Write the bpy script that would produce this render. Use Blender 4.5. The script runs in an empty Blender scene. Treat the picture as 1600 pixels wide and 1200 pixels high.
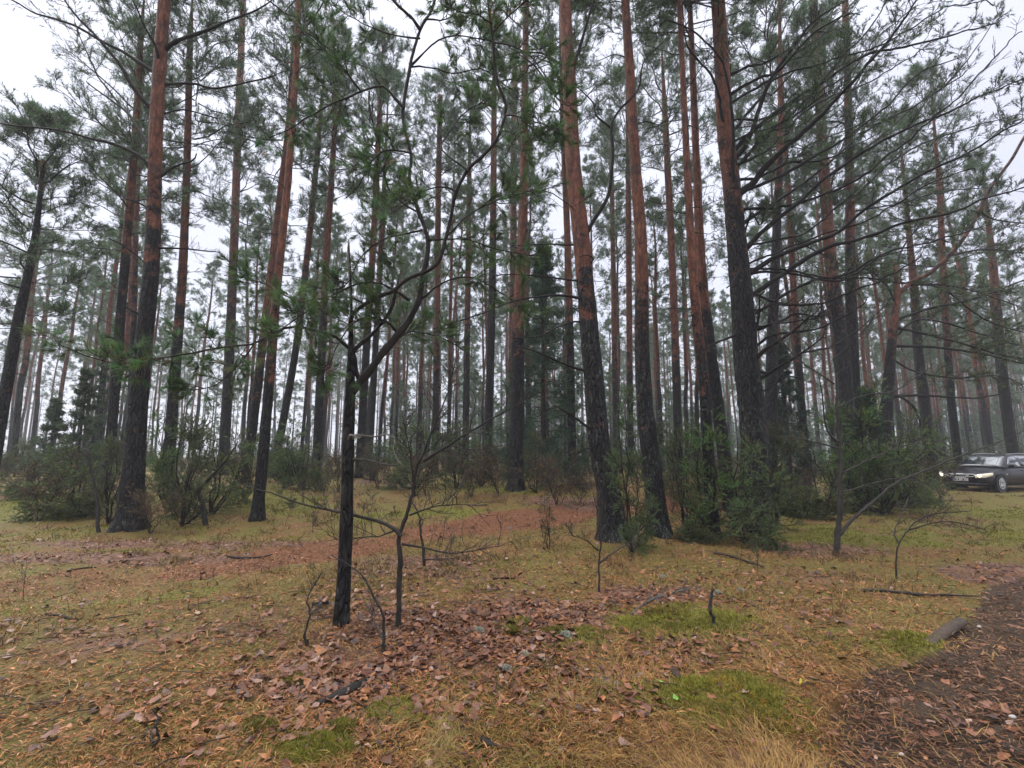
import bpy, math, random
import numpy as np
from mathutils import Vector, Matrix
SC = bpy.context.scene
COL = SC.collection
R0 = np.random.default_rng(7)
random.seed(7)

# ------------------------------------------------------------------ camera
F = 760.0
CAMZ = 1.5
PITCH = math.atan(108.0 / F)
cd = bpy.data.cameras.new('camera')
cd.sensor_width = 36.0
cd.lens = 36.0 * F / 1600.0
cd.clip_end = 3000
cam = bpy.data.objects.new('camera', cd)
COL.objects.link(cam)
cam.location = (0, 0, CAMZ)
cam.rotation_euler = (math.pi / 2 + PITCH, 0, 0)
SC.camera = cam
cp, sp = math.cos(PITCH), math.sin(PITCH)

def ray(px, py):
    a, b = (px - 800) / F, (600 - py) / F
    return np.array([a, cp - b * sp, sp + b * cp])

def at(px, py, Y):
    d = ray(px, py)
    return np.array([0, 0, CAMZ]) + d * (Y / d[1])

def proj(p):
    x, y, z = p[0], p[1], p[2] - CAMZ
    dep = y * cp + z * sp
    return 800 + F * x / dep, 600 - F * (-y * sp + z * cp) / dep

# ------------------------------------------------------------------ noise and terrain
def _h(ix, iy, s):
    h = (ix * 374761393 + iy * 668265263 + s * 1274126177) & 0xffffffff
    h = ((h ^ (h >> 13)) * 1274126177) & 0xffffffff
    h = h ^ (h >> 16)
    return (h & 0xffff) / 65535.0

def vn(x, y, s=0):
    x = np.asarray(x, float); y = np.asarray(y, float)
    ix = np.floor(x).astype(np.int64); iy = np.floor(y).astype(np.int64)
    fx, fy = x - ix, y - iy
    fx = fx * fx * (3 - 2 * fx); fy = fy * fy * (3 - 2 * fy)
    ix = ix + 100000; iy = iy + 100000
    return (_h(ix, iy, s) * (1 - fx) + _h(ix + 1, iy, s) * fx) * (1 - fy) + \
           (_h(ix, iy + 1, s) * (1 - fx) + _h(ix + 1, iy + 1, s) * fx) * fy

def fbm(x, y, s=0, o=4):
    t, a, n = 0, .5, 0
    for k in range(o):
        t = t + a * vn(x * 2 ** k, y * 2 ** k, s + k); n += a; a *= .5
    return t / n

def S(t):
    t = np.clip(t, 0, 1)
    return t * t * (3 - 2 * t)

MOUNDS = []
def gz(x, y):
    x = np.asarray(x, float); y = np.asarray(y, float)
    base = .42 * S((y - 8.5) / 5.5) * (1 - S((x - 3 - .3 * (y - 9)) / 5))
    n = .22 * (fbm(x * .22, y * .22, 3) - .5) + .09 * (fbm(x * .9, y * .9, 9) - .5)
    for bx, by in MOUNDS: n = n + .07 * np.exp(-((x - bx) ** 2 + (y - by) ** 2) / .3)
    n = n + .05 * (fbm(x * 3.1, y * 3.1, 21) - .5) * (1 - S((y - 10) / 10))
    return base + n

def gp(px, py):
    d = ray(px, py); o = np.array([0, 0, CAMZ])
    t = 1.0
    while t < 300:
        p = o + d * t
        if p[2] < gz(p[0], p[1]):
            return np.array([p[0], p[1], float(gz(p[0], p[1]))])
        t *= 1.004
    return o + d * t

def poly_dist(x, y, pts):
    best = np.full(np.shape(x), 1e9)
    for (ax, ay), (bx, by) in zip(pts[:-1], pts[1:]):
        dx, dy = bx - ax, by - ay
        t = np.clip(((x - ax) * dx + (y - ay) * dy) / (dx * dx + dy * dy), 0, 1)
        best = np.minimum(best, np.hypot(x - ax - t * dx, y - ay - t * dy))
    return best

def gpl(L):
    return [tuple(gp(a, b)[:2]) for a, b in L]

MOUNDS = [tuple(gp(*q)[:2]) for q in [(203, 825), (962, 843), (1030, 835), (1174, 825), (1318, 772), (1342, 770), (806, 767), (401, 812), (1120, 842)]]
TRACK = gpl([(-300, 985), (100, 905), (350, 880), (560, 853), (700, 828), (850, 806), (940, 796), (1080, 786), (1250, 778)])
DIRT = gpl([(1700, 860), (1560, 915), (1500, 965), (1450, 1020), (1330, 1040), (1290, 1110), (1240, 1200)])
DIRT.append((DIRT[-1][0] - .1, 1.0)); DIRT.append((DIRT[-1][0] - .1, -2.0))
GREEN = gpl([(-100, 960), (60, 955), (160, 945), (260, 935), (330, 925)])
LITTER = [(700, 990, 1.25, .8), (560, 1030, .8, .5), (460, 1075, .7, .35), (850, 955, .8, .5), (300, 850, 3.0, .45), (120, 870, 2.2, .4),
          (890, 785, 1.5, 1.0), (1260, 862, 1.3, .7), (640, 885, .9, .7), (1590, 900, 1.0, .6), (1020, 930, .9, .4), (600, 755, 2.0, 1.2)]
LITTER2 = [(300, 1110, .9, .4), (900, 1070, 1.3, .6), (1020, 930, 1.6, .7), (420, 980, 1.3, .6), (1250, 900, 1.6, .7), (700, 930, 2.2, 1.2), (150, 1000, 1.4, .5), (560, 1130, .8, .35), (1100, 1030, .8, .5)]
MOSS = [(690, 803, 2.4, .8), (50, 800, 3.0, 1.6), (1155, 1105, .5, .5), (860, 990, .45, .35), (1060, 970, .8, .5), (500, 1172, .2, .14),
        (1420, 1010, .7, .5), (1450, 835, 3.2, 1.4), (320, 770, 2.2, 1.5), (780, 765, 2.0, 2.0), (1010, 1080, .35, .25), (640, 1110, .25, .2), (470, 790, 2, 1.2), (1530, 800, 3, 2)]

def patch(x, y, L):
    m = np.zeros(np.shape(x))
    for px, py, rx, ry in L:
        c = gp(px, py)
        m = np.maximum(m, 1 - S((np.hypot((x - c[0]) / rx, (y - c[1]) / ry) - .2) / 1.25))
    return m

def masks(x, y):
    nz = fbm(x * 1.3, y * 1.3, 31)
    wob = .8 * (fbm(x * .8, y * .8, 41) - .5)
    tr = (1 - S((np.abs(poly_dist(x, y, TRACK) + wob) - .35) / .8)) * (.5 + .5 * S((x + 5.2) / 2.6)) * (.75 + .25 * S((fbm(x * 1.7, y * 1.7, 140) - .35) / .2))
    # side of the dirt road: to the right of / nearer than the polyline
    dd = poly_dist(x, y, DIRT)
    xs = np.interp(-y, [-p[1] for p in DIRT], [p[0] for p in DIRT])
    side = np.where(x > xs, 1, -1)
    di = S((side * dd + .35 * (nz - .5) + .12) / .3) * (1 - S((y - 6.6) / 1.2))
    li = np.clip(np.maximum(patch(x, y, LITTER), .42 * patch(x, y, LITTER2)) * (.35 + 1.3 * nz) + .25 * S((fbm(x * .45, y * .45, 55) - .52) / .2) * (y > 6), 0, 1) * (1 - .5 * di)
    mo = np.clip(patch(x, y, MOSS) * S((fbm(x * 2.2, y * 2.2, 61) - .36) / .22) + .62 * S((fbm(x * .5, y * .5, 71) - .48) / .14) * (.35 + .65 * S((y - 4) / 6)) * (.3 + .9 * fbm(x * 3, y * 3, 72)), 0, 1) * (1 - di) * (1 - .6 * tr)
    gr = 1 - S((poly_dist(x, y, GREEN) + wob * .4 - .05) / .22)
    return tr * (1 - di), di, li, mo, gr

# ------------------------------------------------------------------ mesh builder
def nrm(v):
    return v / np.maximum(np.linalg.norm(v, axis=-1, keepdims=True), 1e-9)

class MB:
    def __init__(self):
        self.V, self.T, self.Q, self.C, self.n = [], [], [], [], 0
        self.TM, self.QM = [], []
    def add(self, V, tris=None, quads=None, col=(0.5, 0.5, 0.5), a=0.0, m=0):
        V = np.asarray(V, np.float32).reshape(-1, 3); k = len(V)
        c = np.empty((k, 4), np.float32); c[:, :3] = np.asarray(col, np.float32); c[:, 3] = a
        self.V.append(V); self.C.append(c)
        if tris is not None and len(tris):
            t = np.asarray(tris, np.int64).reshape(-1, 3) + self.n; self.T.append(t); self.TM.append(np.full(len(t), m))
        if quads is not None and len(quads):
            t = np.asarray(quads, np.int64).reshape(-1, 4) + self.n; self.Q.append(t); self.QM.append(np.full(len(t), m))
        self.n += k
    def tubes(self, P, R, sides=5, col=(.05, .04, .035), a=0.0, cap=True, rough=None):
        P = np.asarray(P, float); R = np.asarray(R, float)
        if P.ndim == 2: P = P[None]; R = R[None]
        B, n, _ = P.shape
        if R.shape != (B, n): R = np.broadcast_to(R, (B, n))
        T = np.empty_like(P)
        T[:, 1:-1] = P[:, 2:] - P[:, :-2]; T[:, 0] = P[:, 1] - P[:, 0]; T[:, -1] = P[:, -1] - P[:, -2]
        T = nrm(T)
        D = nrm(P[:, -1] - P[:, 0])
        ref = np.zeros((B, 3)); ref[np.arange(B), np.argmin(np.abs(D), axis=1)] = 1
        N = nrm(np.cross(T, ref[:, None, :])); Bn = np.cross(T, N)
        th = np.arange(sides) / sides * 2 * np.pi
        RR = R[:, :, None] * np.ones(sides)
        if rough is not None: RR = RR * rough(P, th)
        V = P[:, :, None, :] + RR[..., None] * (np.cos(th)[:, None] * N[:, :, None, :] + np.sin(th)[:, None] * Bn[:, :, None, :])
        i = np.arange(n - 1)[:, None] * sides; j = np.arange(sides); j2 = (j + 1) % sides
        q = np.stack([i + j, i + j2, i + sides + j2, i + sides + j], -1).reshape(-1, 4)
        q = (q[None] + (np.arange(B) * n * sides)[:, None, None]).reshape(-1, 4)
        tri = None
        if cap:
            jj = np.arange(1, sides - 1)
            t = np.stack([np.zeros_like(jj), jj, jj + 1], -1) + (n - 1) * sides
            tri = (t[None] + (np.arange(B) * n * sides)[:, None, None]).reshape(-1, 3)
        aa = a
        if isinstance(a, np.ndarray): aa = np.broadcast_to(a.reshape(B, n, 1), (B, n, sides)).reshape(-1)
        cc = col
        if isinstance(col, np.ndarray) and col.ndim == 2 and len(col) == B: cc = np.repeat(col, n * sides, 0)
        self.add(V, tri, q, cc, aa)
    def arrays(self):
        V = np.concatenate(self.V); C = np.concatenate(self.C)
        T = np.concatenate(self.T) if self.T else np.zeros((0, 3), np.int64)
        Q = np.concatenate(self.Q) if self.Q else np.zeros((0, 4), np.int64)
        return V, C, T, Q
    def mesh(self, name, mats, origin=(0, 0, 0), smooth=True):
        V, C, T, Q = self.arrays()
        me = bpy.data.meshes.new(name)
        V = (V - np.asarray(origin, np.float32)).astype(np.float32)
        me.vertices.add(len(V)); me.vertices.foreach_set('co', V.ravel())
        li = np.concatenate([T.ravel(), Q.ravel()]).astype(np.int32)
        me.loops.add(len(li)); me.loops.foreach_set('vertex_index', li)
        ls = np.concatenate([np.arange(len(T)) * 3, len(T) * 3 + np.arange(len(Q)) * 4]).astype(np.int32)
        me.polygons.add(len(ls)); me.polygons.foreach_set('loop_start', ls)
        if self.TM or self.QM:
            me.polygons.foreach_set('material_index', np.concatenate(self.TM + self.QM).astype(np.int32))
        me.polygons.foreach_set('use_smooth', np.full(len(ls), smooth, dtype=bool))
        me.update(calc_edges=True)
        ca = me.color_attributes.new('col', 'FLOAT_COLOR', 'POINT')
        ca.data.foreach_set('color', C.ravel())
        for m in (mats if isinstance(mats, (list, tuple)) else [mats]): me.materials.append(m)
        return me
    def build(self, name, mats, parent=None, origin=(0, 0, 0), smooth=True):
        return put(name, self.mesh(name, mats, origin, smooth), parent, None if parent else origin)

def put(name, me, parent=None, loc=None, rz=0):
    o = bpy.data.objects.new(name, me); COL.objects.link(o)
    if parent: o.parent = parent
    if loc is not None: o.location = [float(v) for v in loc]
    o.rotation_euler.z = rz
    return o

def tag(o, label, cat, group=None):
    o['label'] = label; o['category'] = cat
    if group: o['group'] = group
    return o

def thing(name, label, cat, loc, group=None, rz=0):
    return tag(put(name, None, None, loc, rz), label, cat, group)

def resample(P, n):
    P = np.asarray(P, float)
    Q = np.vstack([2 * P[0] - P[1], P, 2 * P[-1] - P[-2]])
    d = np.r_[0, np.cumsum(np.linalg.norm(np.diff(P, axis=0), axis=1))]
    t = np.linspace(0, d[-1], n); i = np.clip(np.searchsorted(d, t, 'right') - 1, 0, len(P) - 2)
    u = ((t - d[i]) / (d[i + 1] - d[i]))[:, None]
    p0, p1, p2, p3 = Q[i], Q[i + 1], Q[i + 2], Q[i + 3]
    return .5 * (2 * p1 + (p2 - p0) * u + (2 * p0 - 5 * p1 + 4 * p2 - p3) * u ** 2 + (3 * p1 - p0 - 3 * p2 + p3) * u ** 3), t / d[-1]

def tufts(mb, C, A, k, ln, w, rng, ang=(.35, 1.2), shoot=.08, col=(.05, .09, .04), var=.3, hue=.15):
    N = len(C)
    if N == 0: return
    ck = np.repeat(np.asarray(col, float)[None], N, 0) * (1 + var * rng.normal(0, .6, (N, 1)).clip(-1.2, 1.6))
    ck = ck * (1 + hue * rng.normal(0, .5, (N, 3)))
    C = np.repeat(C, k, 0); A = np.repeat(nrm(A), k, 0); ck = np.repeat(ck, k, 0)
    M = N * k
    ck = np.clip(ck * (1 + .25 * rng.normal(0, .7, (M, 1))), .004, .8)
    perp = rng.normal(size=(M, 3)); perp -= A * (perp * A).sum(1, keepdims=True); perp = nrm(perp)
    th = rng.uniform(ang[0], ang[1], (M, 1))
    d = A * np.cos(th) + perp * np.sin(th)
    b = C + A * shoot * rng.uniform(0, 1, (M, 1))
    s = nrm(np.cross(d, rng.normal(size=(M, 3)))) * (w * .5)
    L = ln * rng.uniform(.7, 1.15, (M, 1))
    V = np.stack([b - s, b + s, b + d * L], 1).reshape(-1, 3)
    mb.add(V, np.arange(M * 3).reshape(-1, 3), None, np.repeat(ck, 3, 0), 1.0)

def interp(P, b, u):
    n = P.shape[1]
    s = u * (n - 1); i = np.minimum(s.astype(int), n - 2); f = (s - i)[:, None]
    return P[b, i] * (1 - f) + P[b, i + 1] * f, nrm(P[b, i + 1] - P[b, i])

TWIG = (.035, .028, .024)
def spray(mbw, mbn, P, rng, n_sub, sublen, rad, m_shoot=7, u0=.35, up=.25, fol=None, shootlen=.16, wood=TWIG, lat=.9, fwd=.6, twigs=True, taper=True, flat=.45):
    """side branches and shoots along a batch of limb paths P (B,n,3); fol = dict for tufts"""
    B = len(P)
    b = np.repeat(np.arange(B), n_sub); N = len(b)
    u = u0 + (1 - u0) * rng.uniform(0, 1, N) ** .85
    c, T = interp(P, b, u)
    lt = rng.normal(size=(N, 3)); lt[:, 2] *= flat
    lt = nrm(lt - T * (lt * T).sum(1, keepdims=True))
    d = nrm(T * fwd + lt * lat + np.array([0, 0, up]))
    sl = np.broadcast_to(np.asarray(sublen, float), (B,))[b]
    L = sl * rng.uniform(.45, 1.1, N) * ((1.25 - u * .75) if taper else 1)
    s = np.linspace(0, 1, 5)
    bend = rng.normal(0, .22, (N, 1, 3)) + np.array([0, 0, up * .5])
    Q = c[:, None] + L[:, None, None] * (d[:, None] * s[None, :, None] + bend * (s ** 2)[None, :, None])
    Q[:, 1:] += rng.normal(0, .025, (N, 4, 3)) * L[:, None, None]
    mbw.tubes(Q, rad * np.linspace(1, .35, 5)[None] * np.ones((N, 1)), 4, wood)
    if m_shoot:
        bb = np.repeat(np.arange(N), m_shoot); M = len(bb)
        uu = .2 + .8 * rng.uniform(0, 1, M)
        cc, TT = interp(Q, bb, uu)
        dd = nrm(TT + rng.normal(0, .55, (M, 3)) + np.array([0, 0, up]))
        ll = shootlen * rng.uniform(.4, 1.2, (M, 1))
        if twigs:
            mbw.tubes(np.stack([cc, cc + dd * ll * .5 + rng.normal(0, .01, (M, 3)), cc + dd * ll], 1), np.full((M, 3), rad * .5), 3, wood, cap=False)
        if fol and mbn is not None:
            keep = rng.uniform(0, 1, M) < fol.get('keep', 1)
            tufts(mbn, (cc + dd * ll * .35)[keep], dd[keep], fol['k'], fol['ln'], fol['w'], rng, fol.get('ang', (.3, 1.15)), ll[keep].mean() * .75, fol['col'], fol.get('var', .3), fol.get('hue', .12))
    return Q

def limbs(rng, z0, z1, n, Lf, r_trunk, e_lo, e_hi, axis=lambda z: (0 * z, 0 * z), npt=7, sag=.12, order=.8):
    t = ((np.arange(n) + rng.uniform(0, 1, n)) / n) ** order
    z = z0 + (z1 - z0) * t
    az = np.arange(n) * 2.4 + rng.uniform(-.7, .7, n)
    L = Lf(t) * rng.uniform(.6, 1.15, n)
    e = e_lo + (e_hi - e_lo) * t + rng.normal(0, .15, n)
    s = np.linspace(0, 1, npt)
    ax, ay = axis(z)
    st = np.stack([ax + np.cos(az) * r_trunk * .5, ay + np.sin(az) * r_trunk * .5, z], 1)
    h = np.stack([np.cos(az), np.sin(az), np.zeros(n)], 1)
    P = st[:, None] + (L * np.cos(e))[:, None, None] * h[:, None] * s[None, :, None]
    P[:, :, 2] += (L * np.sin(e))[:, None] * s[None] + sag * L[:, None] * (s ** 2 - .6 * s)[None]
    P[:, 1:] += np.cumsum(rng.normal(0, .028, (n, npt - 1, 3)), 1) * L[:, None, None]
    return P, L, t

PINE = (.11, .17, .085)
def pine_crown(seed, z0, z1, Rm, n=30, k=14, ln=.12, w=.011, sub=7, m=8, col=PINE, dead=0, zdead=(3, 10), rl=.035, keep=1, low=.0):
    rng = np.random.default_rng(seed)
    mb = MB()
    prof = lambda t: Rm * np.clip(.55 + 1.2 * t - 1.65 * t ** 2.2, .2, 1)
    P, L, t = limbs(rng, z0, z1, n, prof, .1, low, .95)
    rr = rl * (L / Rm)[:, None] * np.linspace(1, .25, 7)[None]
    mb.tubes(P, rr, 5, (.045, .03, .024))
    spray(mb, mb, P, rng, sub, L * .42 + .15, .008, m, .3, .3, dict(k=k, ln=ln, w=w, col=col, keep=keep, ang=(.3, 1.3), var=.4), .24)
    # leader tufts
    c = np.stack([rng.normal(0, .12, 14), rng.normal(0, .12, 14), z1 + rng.uniform(-.4, .35, 14)], 1)
    tufts(mb, c, nrm(rng.normal(0, .5, (14, 3)) + [0, 0, 1]), k * 2, ln, w, rng, col=col)
    if dead:
        D, L2, _ = limbs(rng, zdead[0], zdead[1], dead, lambda t: .5 + .9 * t, .2, -.15, .35)
        mb.tubes(D, .012 * np.linspace(1, .3, 7)[None] * np.ones((dead, 1)), 4, (.03, .025, .023))
        spray(mb, None, D, rng, 3, L2 * .4, .005, 3, .3, .05, None, .2)
    return mb

# ------------------------------------------------------------------ materials
def nodes(name):
    m = bpy.data.materials.new(name); m.use_nodes = True
    nt = m.node_tree; b = nt.nodes['Principled BSDF']
    return m, nt, b
def N(nt, t, **k):
    n = nt.nodes.new(t)
    for a, v in k.items():
        if a.startswith('i_'):
            key = a[2:]; key = int(key) if key.isdigit() else key.replace('_', ' ')
            n.inputs[key].default_value = v
        else: setattr(n, a, v)
    return n
def ramp(nt, src, stops):
    r = nt.nodes.new('ShaderNodeValToRGB'); e = r.color_ramp.elements
    while len(e) > 1: e.remove(e[-1])
    for i, (p, c) in enumerate(stops):
        x = e[0] if i == 0 else e.new(p)
        x.position = p; x.color = (*c, 1) if len(c) == 3 else c
    nt.links.new(src, r.inputs[0]); return r.outputs[0]
def mix(nt, f, a, b, mode='MIX'):
    n = nt.nodes.new('ShaderNodeMix'); n.data_type = 'RGBA'; n.blend_type = mode
    for s, v in ((n.inputs[0], f), (n.inputs[6], a), (n.inputs[7], b)):
        if isinstance(v, (int, float)): s.default_value = v
        elif isinstance(v, tuple): s.default_value = (*v, 1)
        else: nt.links.new(v, s)
    return n.outputs[2]
def mth(nt, op, a, b=0.0, clamp=False):
    n = nt.nodes.new('ShaderNodeMath'); n.operation = op; n.use_clamp = clamp
    for s, v in ((n.inputs[0], a), (n.inputs[1], b)):
        if isinstance(v, (int, float)): s.default_value = v
        else: nt.links.new(v, s)
    return n.outputs[0]
def noise(nt, vec, scale, detail=4, rough=.55):
    n = N(nt, 'ShaderNodeTexNoise'); n.inputs['Scale'].default_value = scale; n.inputs['Detail'].default_value = detail; n.inputs['Roughness'].default_value = rough
    nt.links.new(vec, n.inputs['Vector']); return n.outputs['Fac']
def mapping(nt, vec, sc):
    n = N(nt, 'ShaderNodeMapping'); n.inputs['Scale'].default_value = sc; nt.links.new(vec, n.inputs['Vector']); return n.outputs[0]

def mat_bark():
    m, nt, b = nodes('pine_bark')
    tc = N(nt, 'ShaderNodeTexCoord').outputs['Object']
    at_ = N(nt, 'ShaderNodeAttribute', attribute_name='col')
    v1 = mapping(nt, tc, (1, 1, .28))
    vo = N(nt, 'ShaderNodeTexVoronoi', feature='DISTANCE_TO_EDGE'); vo.inputs['Scale'].default_value = 17
    wv = N(nt, 'ShaderNodeVectorMath', operation='ADD'); nt.links.new(v1, wv.inputs[0])
    nn = N(nt, 'ShaderNodeTexNoise'); nn.inputs['Scale'].default_value = 9; nt.links.new(v1, nn.inputs['Vector'])
    sc = N(nt, 'ShaderNodeVectorMath', operation='SCALE'); sc.inputs['Scale'].default_value = .13; nt.links.new(nn.outputs['Color'], sc.inputs[0])
    nt.links.new(sc.outputs[0], wv.inputs[1]); nt.links.new(wv.outputs[0], vo.inputs['Vector'])
    crack = ramp(nt, vo.outputs['Distance'], [(.0, (0, 0, 0)), (.18, (1, 1, 1))])
    f1 = noise(nt, v1, 30, 5, .65)
    f2 = noise(nt, tc, 2.2, 4, .6)
    low = mix(nt, crack, (.006, .0055, .006), ramp(nt, f1, [(.3, (.008, .007, .007)), (.55, (.021, .018, .018)), (.75, (.06, .055, .05))]))
    lich = mth(nt, 'MULTIPLY', ramp(nt, noise(nt, v1, 24, 5, .75), [(.54, (0, 0, 0)), (.62, (1, 1, 1))]), ramp(nt, noise(nt, tc, 1.7, 3), [(.42, (0, 0, 0)), (.6, (1, 1, 1))]))
    sepc = N(nt, 'ShaderNodeSeparateColor'); nt.links.new(at_.outputs['Color'], sepc.inputs[0])
    lichf = mth(nt, 'MULTIPLY', lich, sepc.outputs[1])
    low = mix(nt, lichf, low, (.17, .2, .17))
    hi = ramp(nt, noise(nt, v1, 13, 6, .7), [(.30, (.03, .014, .012)), (.42, (.11, .04, .024)), (.55, (.2, .074, .04)), (.66, (.25, .105, .062)), (.8, (.34, .2, .15))])
    hi = mix(nt, ramp(nt, f2, [(.52, (0, 0, 0)), (.66, (.85, .85, .85))]), hi, (.06, .03, .024))
    hi = mix(nt, mth(nt, 'MULTIPLY', mth(nt, 'SUBTRACT', 1.0, crack), .6), hi, (.05, .025, .02))
    fac = mth(nt, 'ADD', sepc.outputs[0], mth(nt, 'MULTIPLY', mth(nt, 'SUBTRACT', noise(nt, tc, 3.0, 6, .75), .5), 3.2))
    fac = ramp(nt, fac, [(.34, (0, 0, 0)), (.66, (1, 1, 1))])
    c = mix(nt, fac, low, hi)
    nt.links.new(c, b.inputs['Base Color'])
    b.inputs['Roughness'].default_value = .7; b.inputs['Specular IOR Level'].default_value = .25
    bp = N(nt, 'ShaderNodeBump'); bp.inputs['Strength'].default_value = .9; bp.inputs['Distance'].default_value = .03
    hgt = mth(nt, 'ADD', mth(nt, 'MULTIPLY', crack, mth(nt, 'SUBTRACT', 1.0, mth(nt, 'MULTIPLY', fac, .75))), mth(nt, 'MULTIPLY', f1, .6))
    nt.links.new(hgt, bp.inputs['Height']); nt.links.new(bp.outputs[0], b.inputs['Normal'])
    return m

def mat_col(name, rough=.65, spec=.35, nscale=None, sub=0.0, transl=0.0):
    m, nt, b = nodes(name)
    a = N(nt, 'ShaderNodeAttribute', attribute_name='col')
    c = a.outputs['Color']
    if nscale:
        tc = N(nt, 'ShaderNodeTexCoord').outputs['Object']
        c = mix(nt, 1.0, c, ramp(nt, noise(nt, tc, nscale, 4, .65), [(.3, (.55, .55, .55)), (.7, (1.35, 1.3, 1.25))]), 'MULTIPLY')
    nt.links.new(c, b.inputs['Base Color'])
    b.inputs['Roughness'].default_value = rough
    b.inputs['Specular IOR Level'].default_value = spec
    if transl:
        t = N(nt, 'ShaderNodeBsdfTranslucent'); nt.links.new(c, t.inputs['Color'])
        ms = N(nt, 'ShaderNodeMixShader'); ms.inputs[0].default_value = transl
        nt.links.new(b.outputs[0], ms.inputs[1]); nt.links.new(t.outputs[0], ms.inputs[2])
        nt.links.new(ms.outputs[0], nt.nodes['Material Output'].inputs['Surface'])
    return m

def mat_ground():
    m, nt, b = nodes('forest_floor')
    tc = N(nt, 'ShaderNodeTexCoord').outputs['Object']
    a = N(nt, 'ShaderNodeAttribute', attribute_name='col'); s = N(nt, 'ShaderNodeSeparateColor')
    nt.links.new(a.outputs['Color'], s.inputs[0])
    tr, di, li, mo = s.outputs[0], s.outputs[1], s.outputs[2], a.outputs['Alpha']
    fine = noise(nt, tc, 38, 6, .75); mid = noise(nt, tc, 7, 5, .65); big = noise(nt, tc, 1.1, 5, .6)
    base = ramp(nt, fine, [(.27, (.035, .018, .009)), (.43, (.15, .072, .025)), (.57, (.25, .14, .045)), (.78, (.42, .28, .11))])
    gcol = ramp(nt, fine, [(.27, (.025, .026, .006)), (.5, (.16, .145, .025)), (.75, (.32, .29, .06))])
    base = mix(nt, ramp(nt, big, [(.36, (0, 0, 0)), (.58, (.9, .9, .9))]), base, gcol)
    def over(c, f, col, n_amt=.5):
        ff = mth(nt, 'ADD', f, mth(nt, 'MULTIPLY', mth(nt, 'SUBTRACT', mid, .5), n_amt * 2))
        ff = mth(nt, 'MULTIPLY', ramp(nt, ff, [(.35, (0, 0, 0)), (.65, (1, 1, 1))]), mth(nt, 'MINIMUM', mth(nt, 'MULTIPLY', f, 4), 1.0))
        return mix(nt, ff, c, col)
    c = over(base, tr, ramp(nt, fine, [(.25, (.06, .024, .012)), (.5, (.21, .08, .036)), (.75, (.34, .15, .07))]))
    c = over(c, mo, ramp(nt, fine, [(.25, (.035, .035, .006)), (.5, (.17, .165, .02)), (.75, (.32, .30, .045))]))
    vo = N(nt, 'ShaderNodeTexVoronoi'); vo.inputs['Scale'].default_value = 14; nt.links.new(tc, vo.inputs['Vector'])
    lf = ramp(nt, N(nt, 'ShaderNodeSeparateColor').outputs[0], [(0, (0, 0, 0))])
    sv = N(nt, 'ShaderNodeSeparateColor'); nt.links.new(vo.outputs['Color'], sv.inputs[0])
    lcol = ramp(nt, sv.outputs[0], [(0, (.09, .045, .03)), (.5, (.2, .105, .075)), (1, (.28, .17, .125))])
    c = over(c, li, lcol)
    c = over(c, di, ramp(nt, fine, [(.28, (.012, .008, .006)), (.5, (.066, .040, .022)), (.72, (.15, .09, .05))]), .25)
    c = mix(nt, 1.0, c, (.76, .715, .61), 'MULTIPLY')
    nt.links.new(c, b.inputs['Base Color']); b.inputs['Roughness'].default_value = .75
    b.inputs['Specular IOR Level'].default_value = .3
    bp = N(nt, 'ShaderNodeBump'); bp.inputs['Strength'].default_value = .8; bp.inputs['Distance'].default_value = .04
    nt.links.new(mth(nt, 'ADD', fine, mid), bp.inputs['Height']); nt.links.new(bp.outputs[0], b.inputs['Normal'])
    return m

def mat_plain(name, col, rough=.5, metal=0.0, emit=None, es=0, coat=0, spec=.5, trans=0):
    m, nt, b = nodes(name)
    tc = N(nt, 'ShaderNodeTexCoord').outputs['Object']
    c = mix(nt, 1.0, col, ramp(nt, noise(nt, tc, 9, 5, .6), [(.3, (.85, .85, .85)), (.7, (1.12, 1.12, 1.12))]), 'MULTIPLY')
    nt.links.new(c, b.inputs['Base Color'])
    b.inputs['Roughness'].default_value = rough; b.inputs['Metallic'].default_value = metal
    b.inputs['Coat Weight'].default_value = coat; b.inputs['Coat Roughness'].default_value = .05
    b.inputs['Specular IOR Level'].default_value = spec
    if trans: b.inputs['Transmission Weight'].default_value = trans
    if emit:
        b.inputs['Emission Color'].default_value = (*emit, 1); b.inputs['Emission Strength'].default_value = es
    return m

BARK = mat_bark()
LEAF = mat_col('pine_foliage', .55, .4, None, transl=.4)
TWIGM = mat_col('twig_bark', .75, .25, 14)
FLOOR = mat_ground()
GRASS = mat_col('dry_grass', .6, .3, None, transl=.15)
LITTERM = mat_col('wet_leaves', .5, .4, 30)

# ------------------------------------------------------------------ world, sun, haze
w = bpy.data.worlds.new('World'); SC.world = w; w.use_nodes = True
nt = w.node_tree; bg = nt.nodes['Background']
sky = nt.nodes.new('ShaderNodeTexSky'); sky.sky_type = 'NISHITA'; sky.sun_disc = False
SUN_EL, SUN_ROT = math.radians(48), math.radians(-60)
sky.sun_elevation = SUN_EL; sky.sun_rotation = SUN_ROT
hs = nt.nodes.new('ShaderNodeHueSaturation'); hs.inputs['Saturation'].default_value = .3
nt.links.new(sky.outputs[0], hs.inputs['Color'])
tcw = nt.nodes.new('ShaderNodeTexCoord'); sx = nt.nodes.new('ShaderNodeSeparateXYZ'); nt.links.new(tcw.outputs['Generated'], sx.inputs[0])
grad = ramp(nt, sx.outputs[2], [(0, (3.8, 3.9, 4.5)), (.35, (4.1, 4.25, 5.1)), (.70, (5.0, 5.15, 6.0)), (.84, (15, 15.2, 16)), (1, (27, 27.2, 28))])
cn = nt.nodes.new('ShaderNodeTexNoise'); cn.inputs['Scale'].default_value = 2.2; cn.inputs['Detail'].default_value = 5; nt.links.new(tcw.outputs['Generated'], cn.inputs['Vector'])
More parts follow.
